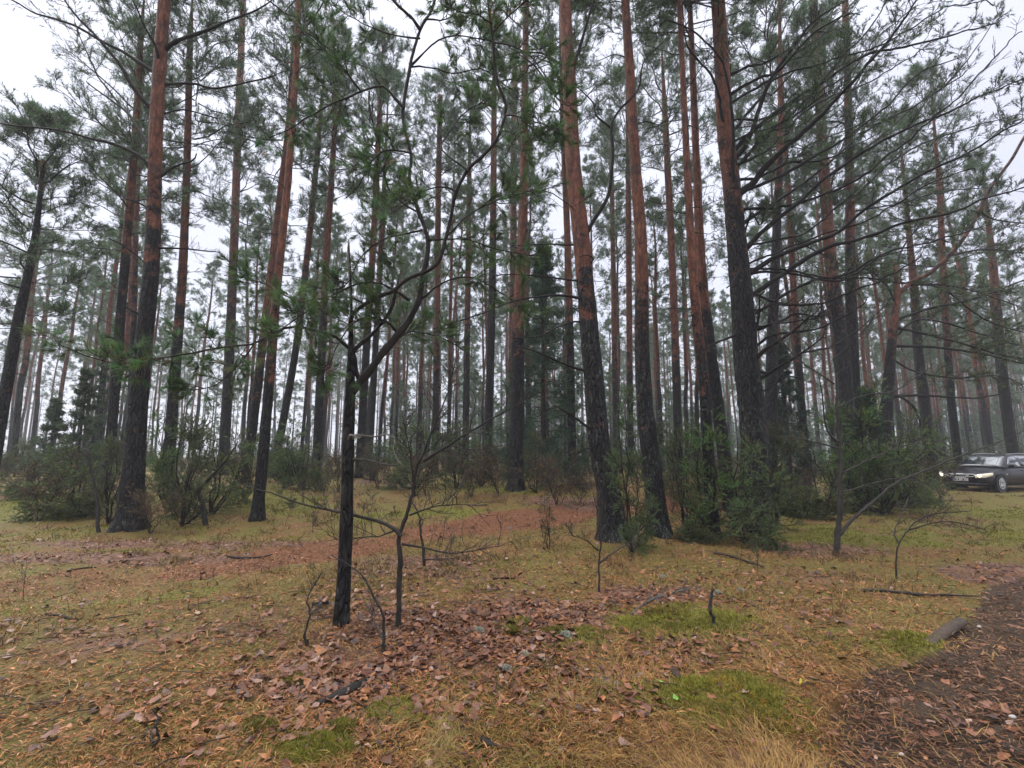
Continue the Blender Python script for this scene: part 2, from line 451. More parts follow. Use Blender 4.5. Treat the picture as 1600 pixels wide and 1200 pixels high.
cl = mix(nt, 1.0, grad, ramp(nt, cn.outputs['Fac'], [(.3, (.9, .9, .92)), (.7, (1.08, 1.08, 1.07))]), 'MULTIPLY')
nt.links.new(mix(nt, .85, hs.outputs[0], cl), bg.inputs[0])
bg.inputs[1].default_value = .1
sd = bpy.data.lights.new('sun', 'SUN'); sd.energy = 1.5; sd.angle = math.radians(60); sd.color = (1, .97, .93)
so = bpy.data.objects.new('sun', sd); COL.objects.link(so)
so.rotation_euler = (math.pi / 2 - SUN_EL, 0, math.pi - SUN_ROT)

hz = MB()
x0, x1, y0, y1, zb, zt = -170, 170, -60, 190, -3, 30
hv = [(x0, y0, zb), (x1, y0, zb), (x1, y1, zb), (x0, y1, zb), (x0, y0, zt), (x1, y0, zt), (x1, y1, zt), (x0, y1, zt)]
hz.add(hv, None, [(0, 3, 2, 1), (4, 5, 6, 7), (0, 1, 5, 4), (1, 2, 6, 5), (2, 3, 7, 6), (3, 0, 4, 7)])
hm = bpy.data.materials.new('mist'); hm.use_nodes = True
for n in list(hm.node_tree.nodes):
    if n.type == 'BSDF_PRINCIPLED': hm.node_tree.nodes.remove(n)
pv = hm.node_tree.nodes.new('ShaderNodeVolumePrincipled'); pv.inputs['Density'].default_value = .0016; pv.inputs['Color'].default_value = (.93, .95, 1, 1)
pv.inputs['Anisotropy'].default_value = .0
hm.node_tree.links.new(pv.outputs[0], hm.node_tree.nodes['Material Output'].inputs['Volume'])
ho = hz.build('haze', hm, smooth=False); ho['kind'] = 'stuff'

# ------------------------------------------------------------------ ground
def build_ground():
    r = np.concatenate([[.0], np.geomspace(.6, 14, 210), np.geomspace(14.3, 165, 110)[0:]])
    a = np.concatenate([np.linspace(-58, 58, 420), np.linspace(58, 302, 60)[1:-1]])
    th = np.radians(90 - a)
    rr, tt = np.meshgrid(r, th, indexing='ij')
    x, y = rr * np.cos(tt), rr * np.sin(tt)
    z = gz(x, y)
    tr, di, li, mo, gr = masks(x, y)
    z = z + di * .14 * (fbm(x * 4, y * 4, 90) - .55) - di * .05 + mo * .02
    nr, na = x.shape
    mb = MB()
    i = np.arange(nr - 1)[:, None] * na; j = np.arange(na); j2 = (j + 1) % na
    q = np.stack([i + j, i + na + j, i + na + j2, i + j2], -1).reshape(-1, 4)
    V = np.stack([x, y, z], -1).reshape(-1, 3)
    mb.add(V, None, q[:, ::-1])
    mb.C[0][:] = np.stack([tr, di, li, np.maximum(mo, gr * .8)], -1).reshape(-1, 4)
    o = mb.build('ground', FLOOR); o['kind'] = 'structure'
build_ground()

# ------------------------------------------------------------------ ground cover
def scatter(n, rng, r0, r1, pw=1.4, amax=54):
    u = rng.uniform(0, 1, n); e = 1 - pw
    r = (r0 ** e + u * (r1 ** e - r0 ** e)) ** (1 / e)
    a = np.radians(rng.uniform(-amax, amax, n))
    return r * np.sin(a), r * np.cos(a)

def stuff(name, mb, m, smooth=True):
    o = mb.build(name, m, smooth=smooth); o['kind'] = 'stuff'; return o

def lerpc(a, b, t):
    return np.asarray(a)[None] * (1 - t[:, None]) + np.asarray(b)[None] * t[:, None]

BASES = [tuple(gp(*q)[:2]) for q in [(203, 825), (962, 843), (1030, 835), (1174, 825), (1318, 772), (1342, 770), (806, 767), (401, 812), (1120, 842), (533, 977), (1307, 866), (622, 977), (1112, 838), (1165, 832), (1212, 800), (988, 868), (285, 822), (168, 815), (858, 858)]]
def base_near(x, y):
    m = np.zeros(np.shape(x))
    for bx, by in BASES: m = np.maximum(m, np.exp(-((x - bx) ** 2 + (y - by) ** 2) / .22))
    return m

def grass():
    rng = np.random.default_rng(11); mb = MB()
    n = 230000
    x, y = scatter(n, rng, 1.7, 26, 1.75)
    tr, di, li, mo, gr = masks(x, y)
    clump = fbm(x * 1.6, y * 1.6, 5)
    near = np.exp(-(((x - .9) / 1.5) ** 2 + ((y - 2.5) / .75) ** 2)) + .7 * np.exp(-(((x - 2.6) / 1.3) ** 2 + ((y - 4.2) / 1.2) ** 2))
    dens = np.clip(.10 + 1.3 * S((clump - .46) / .18) * .55 + near * .7 + .8 * base_near(x, y), 0, 1) * (1 - .85 * tr) * (1 - .93 * di) * (1 - .75 * li) * (1 - .4 * mo) + gr * .8
    k = rng.uniform(0, 1, n) < dens
    x, y, clump, near, gr, mo = x[k], y[k], clump[k], near[k], gr[k], mo[k]; n = len(x)
    r = np.hypot(x, y)
    tall = S((fbm(x * .35 + 9, y * .35, 77) - .5) / .2)
    L = (.05 + .09 * rng.uniform(0, 1, n) ** 2 + .10 * near * rng.uniform(.3, 1, n) + .08 * tall * rng.uniform(0, 1, n) * S((r - 5) / 4)) * (1 - .35 * gr)
    wd = np.clip(.0022 + .00045 * r, .0022, .010)
    fa = fbm(x * 1.1, y * 1.1, 15) * 14 + rng.normal(0, .7, n)
    lean = rng.uniform(.45, 1.7, n)
    d = np.stack([np.cos(fa) * lean, np.sin(fa) * lean, np.full(n, .75)], 1); d = nrm(d)
    b = np.stack([x, y, gz(x, y) - .004], 1)
    s = nrm(np.cross(d, [0, 0, 1]) + rng.normal(0, .3, (n, 3))) * wd[:, None] * .5
    drop = np.zeros((n, 3)); drop[:, 2] = -L * rng.uniform(.15, .6, n)
    p1 = b + d * L[:, None] * .5 + drop * .12
    p2 = b + d * L[:, None] + drop
    p2[:, 2] = np.maximum(p2[:, 2], b[:, 2] + .006)
    V = np.stack([b - s, b + s, p1 + s * .8, p1 - s * .8, p2], 1).reshape(-1, 3)
    o = np.arange(n)[:, None] * 5
    quads = o + np.array([[0, 1, 2, 3]]); tris = o + np.array([[3, 2, 4]])
    g = np.clip(S((fbm(x * .9 + 40, y * .9, 25) - .44) / .16) * .65 + gr * .9 + mo * .35 + .12, 0, 1) * (rng.uniform(0, 1, n) ** .6)
    c = lerpc((.31, .18, .054), (.12, .15, .022), g)
    c = c * (1 + .35 * rng.normal(0, .6, (n, 1)))
    br = rng.uniform(0, 1, n) < .3
    c[br] = np.array([.17, .085, .04]) * (1 + .3 * rng.normal(0, .6, (br.sum(), 1)))
    mb.add(V, tris, quads, np.repeat(np.clip(c, .01, .7), 5, 0))
    stuff('grass', mb, GRASS)

def needle_litter():
    rng = np.random.default_rng(12); mb = MB()
    n = 260000
    x, y = scatter(n, rng, 1.7, 13, 1.6)
    tr, di, li, mo, gr = masks(x, y)
    dens = np.clip(.35 + .55 * tr + .12 * di - .35 * mo + .5 * (fbm(x * 2, y * 2, 8) - .5), .05, 1)
    k = rng.uniform(0, 1, n) < dens
    x, y, tr, di = x[k], y[k], tr[k], di[k]; n = len(x)
    r = np.hypot(x, y)
    a = rng.uniform(0, 6.28, n); L = rng.uniform(.025, .065, n) * (1 + .3 * di); wd = (.0014 + .0004 * r)
    d = np.stack([np.cos(a), np.sin(a), rng.normal(0, .22, n)], 1)
    s = np.stack([-np.sin(a), np.cos(a), rng.normal(0, .5, n)], 1) * wd[:, None]
    b = np.stack([x, y, gz(x, y) + rng.uniform(.003, .018, n) - di * .045], 1)
    V = np.stack([b - s, b + s, b + d * L[:, None] * .5 + s + [0, 0, .004], b + d * L[:, None] * .5 - s + [0, 0, .004], b + d * L[:, None]], 1).reshape(-1, 3)
    o = np.arange(n)[:, None] * 5
    c = lerpc((.25, .098, .03), (.14, .062, .028), np.clip(di + tr * .6, 0, 1)) * (1 + .4 * rng.normal(0, .7, (n, 1)))
    pale = rng.uniform(0, 1, n) < .12
    c[pale] = c[pale] * 1.6 + .05
    mb.add(V, o + np.array([[3, 2, 4]]), o + np.array([[0, 1, 2, 3]]), np.repeat(np.clip(c, .01, .7), 5, 0))
    stuff('needle_litter', mb, GRASS)

def moss():
    rng = np.random.default_rng(13); mb = MB()
    n = 520000
    x, y = scatter(n, rng, 1.7, 18, 1.65)
    tr, di, li, mo, gr = masks(x, y)
    dens = np.clip(1.5 * (mo - .32) + .30 * S((fbm(x * 2.4, y * 2.4, 19) - .56) / .1) * (1 - di), 0, 1) * (1 - .8 * tr)
    k = rng.uniform(0, 1, n) < dens
    x, y, mo = x[k], y[k], mo[k]; n = len(x)
    r = np.hypot(x, y)
    C = np.stack([x, y, gz(x, y) + .004 + .035 * mo * S((fbm(x * 6, y * 6, 33) - .35) / .3)], 1)
    A = nrm(np.stack([rng.normal(0, .45, n), rng.normal(0, .45, n), np.ones(n)], 1))
    g = fbm(x * 3, y * 3, 44)
    sc = (1 + r * .12)[:, None]
    for q in range(3):
        d = nrm(A + rng.normal(0, .55, (n, 3)) * [1, 1, .4]); L = rng.uniform(.012, .028, (n, 1)) * sc ** .7
        s = nrm(np.cross(d, rng.normal(size=(n, 3)))) * .0022 * sc
        V = np.stack([C - s, C + s, C + d * L], 1).reshape(-1, 3)
        c = lerpc((.105, .10, .012), (.25, .235, .033), np.clip(g * 1.6 - .3 + rng.normal(0, .15, n), 0, 1))
        mb.add(V, np.arange(n * 3).reshape(-1, 3), None, np.repeat(np.clip(c * (1 + .25 * rng.normal(0, .7, (n, 1))), .008, .6), 3, 0))
    stuff('moss', mb, GRASS)

LEAFSH = np.array([(0, 0), (.18, .16), (.42, .26), (.68, .22), (1, 0), (.68, -.22), (.42, -.26), (.18, -.16)])
def leaf_mesh(mb, C, L, rng, col, flat=.35, curl=.18):
    n = len(C)
    a = rng.uniform(0, 6.28, n)
    nz = nrm(np.stack([rng.normal(0, flat, n), rng.normal(0, flat, n), np.ones(n)], 1))
    X = nrm(np.cross(np.stack([-np.sin(a), np.cos(a), 0 * a], 1), nz)); Yv = np.cross(nz, X)
    sh = LEAFSH[None] * (1 + .22 * rng.normal(0, 1, (n, 8, 2)).clip(-1.3, 1.3)); sh = sh * np.stack([np.ones(n), rng.uniform(.8, 1.6, n)], 1)[:, None]
    cu = rng.normal(0, curl, (n, 1)) * 2; cv = rng.normal(curl, curl, (n, 1)) * 2.2
    h = cu * (sh[..., 0] - .5) ** 2 + cv * sh[..., 1] ** 2 + rng.normal(0, .03, (n, 8))
    V = C[:, None] + L[:, None, None] * (X[:, None] * (sh[..., :1] - .5) + Yv[:, None] * sh[..., 1:] + nz[:, None] * h[..., None])
    o = np.arange(n)[:, None, None] * 8
    t = (o + np.array([[0, 1, 7], [1, 2, 6], [1, 6, 7], [2, 3, 5], [2, 5, 6], [3, 4, 5]])).reshape(-1, 3)
    mb.add(V, t, None, np.repeat(col, 8, 0))

def leaves():
    rng = np.random.default_rng(14); mb = MB()
    n = 110000
    x, y = scatter(n, rng, 1.7, 17, 1.3)
    tr, di, li, mo, gr = masks(x, y)
    dens = np.clip(1.25 * (li - .12), 0, 1) * .55 * S((fbm(x * 4, y * 4, 99) - .3) / .25) + .022 - .004 * di + .10 * S((fbm(x * .7, y * .7, 123) - .5) / .2) * (1 - mo)
    k = rng.uniform(0, 1, n) < dens
    x, y, di = x[k], y[k], di[k]; n = len(x)
    C = np.stack([x, y, gz(x, y) + rng.uniform(.008, .03, n) - di * .04], 1)
    L = .03 + .055 * rng.uniform(0, 1, n) ** 1.5
    t = rng.uniform(0, 1, n)
    c = lerpc((.075, .026, .013), (.22, .09, .045), t ** 1.3)
    q = rng.uniform(0, 1, n)
    c[q < .07] = (.27, .17, .13); c[(q > .12) & (q < .2)] = (.24, .10, .035); c[q > .93] = (.06, .032, .026)
    c = c * (1 + .2 * rng.normal(0, .7, (n, 1)))
    leaf_mesh(mb, C, L, rng, np.clip(c, .01, .6), .3, .26)
    stuff('leaf_litter', mb, LITTERM)

def twig_litter():
    rng = np.random.default_rng(15); mb = MB()
    n = 1500
    x, y = scatter(n, rng, 1.8, 15, 1.3)
    a = rng.uniform(0, 6.28, n); L = rng.uniform(.06, .35, n)
    s = np.linspace(0, 1, 4)
    P = np.stack([x, y, gz(x, y) + .012], 1)[:, None] + (np.stack([np.cos(a), np.sin(a), rng.normal(0, .08, n)], 1) * L[:, None])[:, None] * s[None, :, None]
    P[:, 1:] += rng.normal(0, .02, (n, 3, 3)) * [1, 1, .4]
    mb.tubes(P, rng.uniform(.0018, .005, (n, 1)) * np.linspace(1, .5, 4)[None], 4, np.clip(np.array([.05, .035, .028]) * (1 + .5 * rng.normal(0, .7, (n, 1))), .01, .3))
    stuff('fallen_twigs', mb, TWIGM)

def undergrowth():
    """thin dry stems and leggy shoots that nobody could count"""
    rng = np.random.default_rng(16); mb = MB()
    n = 5200
    x, y = scatter(n, rng, 6.5, 42, .45)
    tr, di, li, mo, gr = masks(x, y)
    k = (rng.uniform(0, 1, n) < S((fbm(x * .3, y * .3, 66) - .36) / .22) * np.where(y > 11, 1, .22)) & (tr < .3) & (di < .2)
    k &= ~((x > 6) & (y < 21) & (x > y * .62))
    x, y = x[k], y[k]; n = len(x)
    H = rng.uniform(.15, .5, n) + S((y - 11) / 8) * rng.uniform(0, .9, n)
    s = np.linspace(0, 1, 5)
    d = np.stack([rng.normal(0, .25, n), rng.normal(0, .25, n), np.ones(n)], 1)
    P = np.stack([x, y, gz(x, y) - .02], 1)[:, None] + d[:, None] * H[:, None, None] * s[None, :, None]
    P[:, 1:] += np.cumsum(rng.normal(0, .035, (n, 4, 3)), 1) * H[:, None, None]
    mb.tubes(P, (.003 + .00018 * y)[:, None] * np.linspace(1, .5, 5)[None], 3, (.06, .042, .033))
    spray(mb, None, P, rng, 5, H * .42, .003, 3, .25, .35, None, .12, wood=(.065, .046, .036))
    g = rng.uniform(0, 1, n) < .3
    spray(mb, mb, P[g], rng, 5, H[g] * .35, .003, 3, .2, .3, dict(k=8, ln=.05, w=.012, col=(.055, .07, .028)), .12)
    stuff('undergrowth', mb, TWIGM)
def tussocks():
    rng = np.random.default_rng(18); mb = MB()
    nt_ = 5200
    tx, ty = scatter(nt_, rng, 5.5, 34, .9)
    tr, di, li, mo, gr = masks(tx, ty)
    k = (rng.uniform(0, 1, nt_) < .25 + .75 * S((fbm(tx * .6, ty * .6, 201) - .42) / .2)) & (rng.uniform(0, 1, nt_) > .85 * tr + di)
    tx, ty, mo = tx[k], ty[k], mo[k]; nt_ = len(tx); q = 16
    x = np.repeat(tx, q) + rng.normal(0, .07, nt_ * q); y = np.repeat(ty, q) + rng.normal(0, .07, nt_ * q); n = nt_ * q
    L = np.repeat(rng.uniform(.05, .2, nt_), q) * rng.uniform(.5, 1.2, n); r = np.hypot(x, y)
    d = nrm(np.stack([rng.normal(0, .6, n), rng.normal(0, .6, n), np.full(n, .8)], 1))
    b = np.stack([x, y, gz(x, y) - .005], 1); s = nrm(np.cross(d, rng.normal(size=(n, 3)))) * (.0016 + .00035 * r)[:, None]
    p1 = b + d * L[:, None] * .6; p2 = b + d * L[:, None] - np.stack([0 * x, 0 * x, L * .3], 1)
    V = np.stack([b - s, b + s, p1 + s * .7, p1 - s * .7, p2], 1).reshape(-1, 3); o = np.arange(n)[:, None] * 5
    t = np.repeat(rng.uniform(0, 1, nt_), q)
    c = lerpc((.30, .18, .065), (.10, .10, .022), np.clip(t * .9 + np.repeat(mo, q) * .3, 0, 1)); dk = np.repeat(rng.uniform(0, 1, nt_) < .28, q)
    c[dk] = (.10, .055, .026)
    mb.add(V, o + np.array([[3, 2, 4]]), o + np.array([[0, 1, 2, 3]]), np.repeat(np.clip(c * (1 + .3 * rng.normal(0, .6, (n, 1))), .01, .6), 5, 0))
    stuff('grass_tussocks', mb, GRASS)
tussocks()
grass(); needle_litter(); moss(); leaves(); twig_litter(); undergrowth()

# ------------------------------------------------------------------ bespoke pines
def barkrough(seed, amp=.09, roots=False):
    def f(P, th):
        z = P[..., 2][..., None]
        lob = (.16 * np.cos(3 * th + seed) + .12 * np.cos(5 * th + seed * 2.3)) * np.exp(-np.clip(z - P[:, :1, 2][..., None], 0, 9) / .2) if roots else 0
        x = np.broadcast_to(np.cos(th) * 2.2 + 7, P.shape[:2] + (len(th),)); y = np.sin(th) * 2.2 + z * 1.6
        return 1 + amp * 2 * (fbm(x * 2.6, y * 2.6 + seed, seed, 3) - .5) + lob
    return f

def make_trunk(root, path, widths, Y, tip=19.0, trans=None, sides=22, seg=.11, lich=.6, seed=1, flare=1.4, name='trunk', dead=None):
    """path in photo pixels from the ground up, at distance Y; returns world-space axis function"""
    b = root.location
    P = [np.array([b[0], b[1], b[2] - .06])] + [at(px, py, Y) for px, py in path[1:]]
    r = [at(px, py, Y)[1] for px, py in path]
    rad = []
    for (px, py), wd in zip(path, widths):
        p = at(px, py, Y); dep = p[1] * cp + (p[2] - CAMZ) * sp
        rad.append(wd / 2 / F * dep / math.sqrt(1 + (p[0] / dep) ** 2))
    d = nrm(P[-1] - P[-2]); d = nrm(d * np.array([.6, .6, 1]))
    if tip > P[-1][2] + 1:
        L = (tip - P[-1][2]) / d[2]; r1 = rad[-1]; p1 = P[-1]
        for s in (.3, .65, 1): P.append(p1 + d * L * s); rad.append(r1 * (1 - .8 * s))
    P = np.array(P)
    tot = np.linalg.norm(np.diff(P, axis=0), axis=1).sum()
    n = int(tot / seg) if P[-1][1] < 12 else int(tot / .3)
    Q, u = resample(P, max(n, 12))
    dd = np.r_[0, np.cumsum(np.linalg.norm(np.diff(P, axis=0), axis=1))]; dd /= dd[-1]
    R = np.interp(u, dd, rad)
    h = Q[:, 2] - b[2]
    R = R * (1 + (flare - 1) * np.exp(-np.clip(h, 0, 9) / .16))
    if trans:
        za, zb_ = at(path[0][0], trans[0], Y)[2], at(path[0][0], trans[1], Y)[2]; za, zb_ = za - .35 * (zb_ - za) - .3, zb_ + .35 * (zb_ - za) + .3
    else: za, zb_ = 4.5, 8.5
    upv = np.clip((Q[:, 2] - za) / (zb_ - za), 0, 1)
    mb = MB()
    mb.tubes(Q, R, sides, (0, 0, 0), 0.0, True, barkrough(seed, .10, flare > 1.2))
    cc = np.zeros((len(Q), sides, 4), np.float32); cc[..., 0] = upv[:, None]; cc[..., 1] = lich * np.exp(-np.clip(h, 0, 30) / 3)[:, None]; cc[..., 3] = 1
    mb.C[-1][:] = cc.reshape(-1, 4)
    if dead:
        rng = np.random.default_rng(500 + seed); nd = 16
        D, L2, _ = limbs(rng, 3.2, dead, nd, lambda t: .35 + 1.0 * t, .05, -.1, .35, lambda z: (np.interp(z, Q[:, 2], Q[:, 0]), np.interp(z, Q[:, 2], Q[:, 1])))
        dm = MB()
        mb.tubes(D, .013 * np.linspace(1, .3, 7)[None] * np.ones((nd, 1)), 4, (0, 0, 0))
        spray(mb, None, D, rng, 3, L2 * .4, .006, 3, .3, .05, None, .2, wood=(0, 0, 0))
    o = mb.build(name, BARK, root, b)
    return Q, R

def px_path(path, Y0, Y1):
    n = len(path)
    L = np.r_[0, np.cumsum([math.hypot(path[i + 1][0] - path[i][0], path[i + 1][1] - path[i][1]) for i in range(n - 1)])]
    return np.array([at(px, py, Y0 + (Y1 - Y0) * L[i] / L[-1]) for i, (px, py) in enumerate(path)])

def branch(root, crown, path, Y0, Y1, w0, w1, seed, fol=None, n_sub=8, sublen=.7, u0=.3, m=5, col=(.018, .015, .0145), up=.25, snap=None, wig=.015, rad=.006, shootlen=.2, subcrown=None, name='branch', flat=.45):
    rng = np.random.default_rng(seed)
    P = px_path(path, Y0, Y1)
    if snap is not None:
        Q, R = snap; i = np.argmin(np.linalg.norm(Q - P[0], axis=1) if True else 0)
        i = np.argmin(np.abs(Q[:, 2] - P[0][2])); P[0] = Q[i]
    L = np.linalg.norm(np.diff(P, axis=0), axis=1).sum()
    n = int(np.clip(L / .09, 8, 60))
    Q2, u = resample(P, n)
    Q2[1:-1] += np.cumsum(rng.normal(0, wig * .5, (n - 2, 3)), 0) * .35
    r0, r1 = w0 / 2 / F * Y0, w1 / 2 / F * Y1
    R = r0 + (r1 - r0) * u ** .8; R = R * (1 + .12 * rng.normal(0, .6, n)); R[:2] *= 1.25
    mb = MB(); mb.tubes(Q2, R, 8, col)
    if n_sub:
        tgt = mb
        spray(tgt, crown, Q2[None], rng, n_sub, sublen, rad, m, u0, up, fol, shootlen, wood=tuple(np.array(col) * 1.25), flat=flat)
    mb.build(name, TWIGM, root, root.location)
    return Q2

def finish(root, mb, name='crown'):
    if mb.n: mb.build(name, LEAF, root, root.location)

# crown prototypes shared by several trees
CROWNS = []
for i, (n, Rm, z1, k) in enumerate([(34, 2.5, 8.0, 15), (30, 2.2, 7.0, 15), (38, 2.8, 9.0, 14), (28, 2.0, 6.5, 16), (34, 2.4, 9.5, 14)]):
    CROWNS.append(pine_crown(100 + i, 0, z1, Rm * 1.15, int(n * 1.15), 8, .115, .0122, 10, 15).mesh('crown', LEAF))
CROWN_H = [8.0, 7.0, 9.0, 6.5, 9.5]

def add_crown(root, Q, i, zbase, tip, sc=None, rz=0, sxy=1.0):
    o = put('crown', CROWNS[i], root)
    k = int(np.argmin(np.abs(Q[:, 2] - zbase)))
    o.location = [Q[k][0] - root.location[0], Q[k][1] - root.location[1], zbase - root.location[2]]
    s = (tip - zbase) / CROWN_H[i]
    o.scale = (sxy, sxy, s); o.rotation_euler.z = rz
    d = nrm(Q[-1] - Q[k])
    return o

NEARF = dict(k=16, ln=.075, w=.0055, col=(.045, .07, .036), var=.35)
ALLTREES = []
def root_at(name, label, cat, path, Y=None, group=None):
    if Y is None: p = gp(*path[0])
    else:
        p = at(path[0][0], path[0][1], Y); p[2] = float(gz(p[0], p[1]))
    r = thing(name, label, cat, p, group)
    return r, float(p[1])

# --- big dark pine on the left
pth = [(203, 825), (208, 740), (215, 640), (222, 560), (232, 470), (238, 390), (241, 300), (243, 220), (250, 100), (257, 0)]
T3, Y = root_at('pine_tree', 'thick dark-barked pine at left with bare crooked limbs reaching left', 'tree', pth)
Q = make_trunk(T3, pth, [48, 39, 33, 30, 28, 26, 24, 23, 22, 20], Y, 18, (420, 250), seed=3, lich=.5)
cr = MB()
f3 = dict(k=14, ln=.07, w=.007, col=(.045, .066, .04), keep=.5)
for s, (pp, w0, dy) in enumerate([
    ([(240, 180), (210, 139), (187, 101), (150, 56), (124, 30), (101, 0), (80, -40)], 8, -.8),
    ([(236, 120), (195, 82), (161, 64), (112, 37), (56, 19), (22, 0), (-20, -15)], 7, -.3),
    ([(232, 240), (214, 199), (195, 172), (161, 146), (135, 127)], 6, .5),
    ([(244, 300), (229, 255), (187, 229), (142, 216), (90, 202), (11, 193), (-20, 185)], 7, -.5),
    ([(259, 81), (281, 62), (319, 49), (356, 34), (400, 17), (425, 0)], 8, .2),
    ([(259, 135), (300, 131), (337, 139), (400, 126), (430, 118)], 5, .6),
    ([(246, 281), (270, 261), (300, 250), (307, 240)], 5, .2),
    ([(244, 112), (244, 75), (225, 41), (206, 0)], 7, -.6),
    ([(246, 388), (285, 388), (337, 393)], 4, .1),
    ([(232, 495), (212, 488), (197, 480)], 6, -.2),
    ([(238, 330), (218, 318), (196, 311)], 4, -.2),
    ([(244, 180), (262, 176), (290, 172), (340, 185)], 3, .5),
    ([(238, 420), (220, 405), (200, 390), (170, 372)], 3, -.4)]):
    branch(T3, cr, pp, Y, Y + dy, w0, 2.0, 300 + s, f3 if s < 6 else None, 9 if s < 6 else 4, .6 if s < 6 else .25, .3, 4, snap=Q)
finish(T3, cr, 'foliage'); add_crown(T3, Q[0], 0, 11.5, 19, rz=1)

# --- two leaning pines right of the middle
pth = [(962, 843), (950, 760), (935, 680), (925, 560), (915, 450), (908, 370), (895, 250), (890, 130), (882, 0)]
T6, Y = root_at('pine_tree', 'left one of two big leaning pines with lichen-flecked black base and red top', 'tree', pth)
Q = make_trunk(T6, pth, [46, 38, 33, 30, 27, 26, 24, 21, 18], Y, 18, (500, 390), seed=6, lich=1.0)
cr = MB(); Y6 = Y
for s, (pp, w0, dy, ns) in enumerate([
    ([(918, 378), (927, 345), (950, 304), (956, 240), (954, 199), (965, 172), (995, 139), (1006, 94), (1040, 60)], 8, -.5, 8),
    ([(954, 199), (931, 180), (927, 161), (901, 135)], 4, 0, 3),
    ([(897, 131), (905, 75), (920, 20), (927, 0), (935, -40)], 8, -.5, 3),
    ([(893, 110), (877, 101), (849, 84), (807, 82), (780, 90)], 5, .5, 6),
    ([(892, 150), (864, 142), (837, 105), (804, 79)], 5, .3, 6),
    ([(908, 386), (880, 383), (856, 382), (800, 384)], 3.5, .1, 5),
    ([(912, 439), (880, 436), (856, 433), (800, 429), (770, 432)], 4, -.3, 5),
    ([(912, 470), (875, 462), (845, 464), (800, 472), (737, 495), (677, 514)], 5, -1.2, 8),
    ([(926, 520), (905, 503), (875, 510), (837, 527), (800, 529)], 4, -.3, 5),
    ([(920, 583), (905, 577), (875, 566), (837, 549), (806, 542)], 5, -.6, 4),
    ([(933, 678), (915, 665), (897, 652), (864, 634)], 6, -.6, 2),
    ([(940, 695), (915, 702), (902, 708)], 3, -.3, 1),
    ([(925, 425), (927, 405), (915, 398), (905, 402)], 3, -.3, 0)]):
    branch(T6, cr, pp, Y, Y + dy, w0, 1.6, 600 + s, NEARF if s in (0,) else None, ns, .45, .3, 4, snap=Q if s != 1 else None)
finish(T6, cr, 'foliage'); add_crown(T6, Q[0], 1, 11.5, 18.5, rz=2)

pth = [(1030, 835), (1020, 740), (1008, 640), (1003, 540), (1003, 440), (1000, 350), (992, 250), (985, 130), (977, 0)]
T7, Y = root_at('pine_tree', 'right one of two big leaning pines, its clean red trunk without low limbs', 'tree', pth)
Q = make_trunk(T7, pth, [35, 30, 26, 23, 21, 19, 17, 15, 13], Y, 19, (560, 430), seed=7, lich=1.0)
cr = MB()
for s, pp in enumerate([[(1003, 300), (1015, 290), (1030, 280)], [(995, 200), (1010, 190), (1030, 195), (1050, 180)], [(985, 90), (960, 85), (935, 95)]]):
    branch(T7, cr, pp, Y, Y + .2, 2.5, 1.2, 700 + s, None, 4, .4, .3, 4, snap=Q)
add_crown(T7, Q[0], 2, 11, 19.5, rz=4)

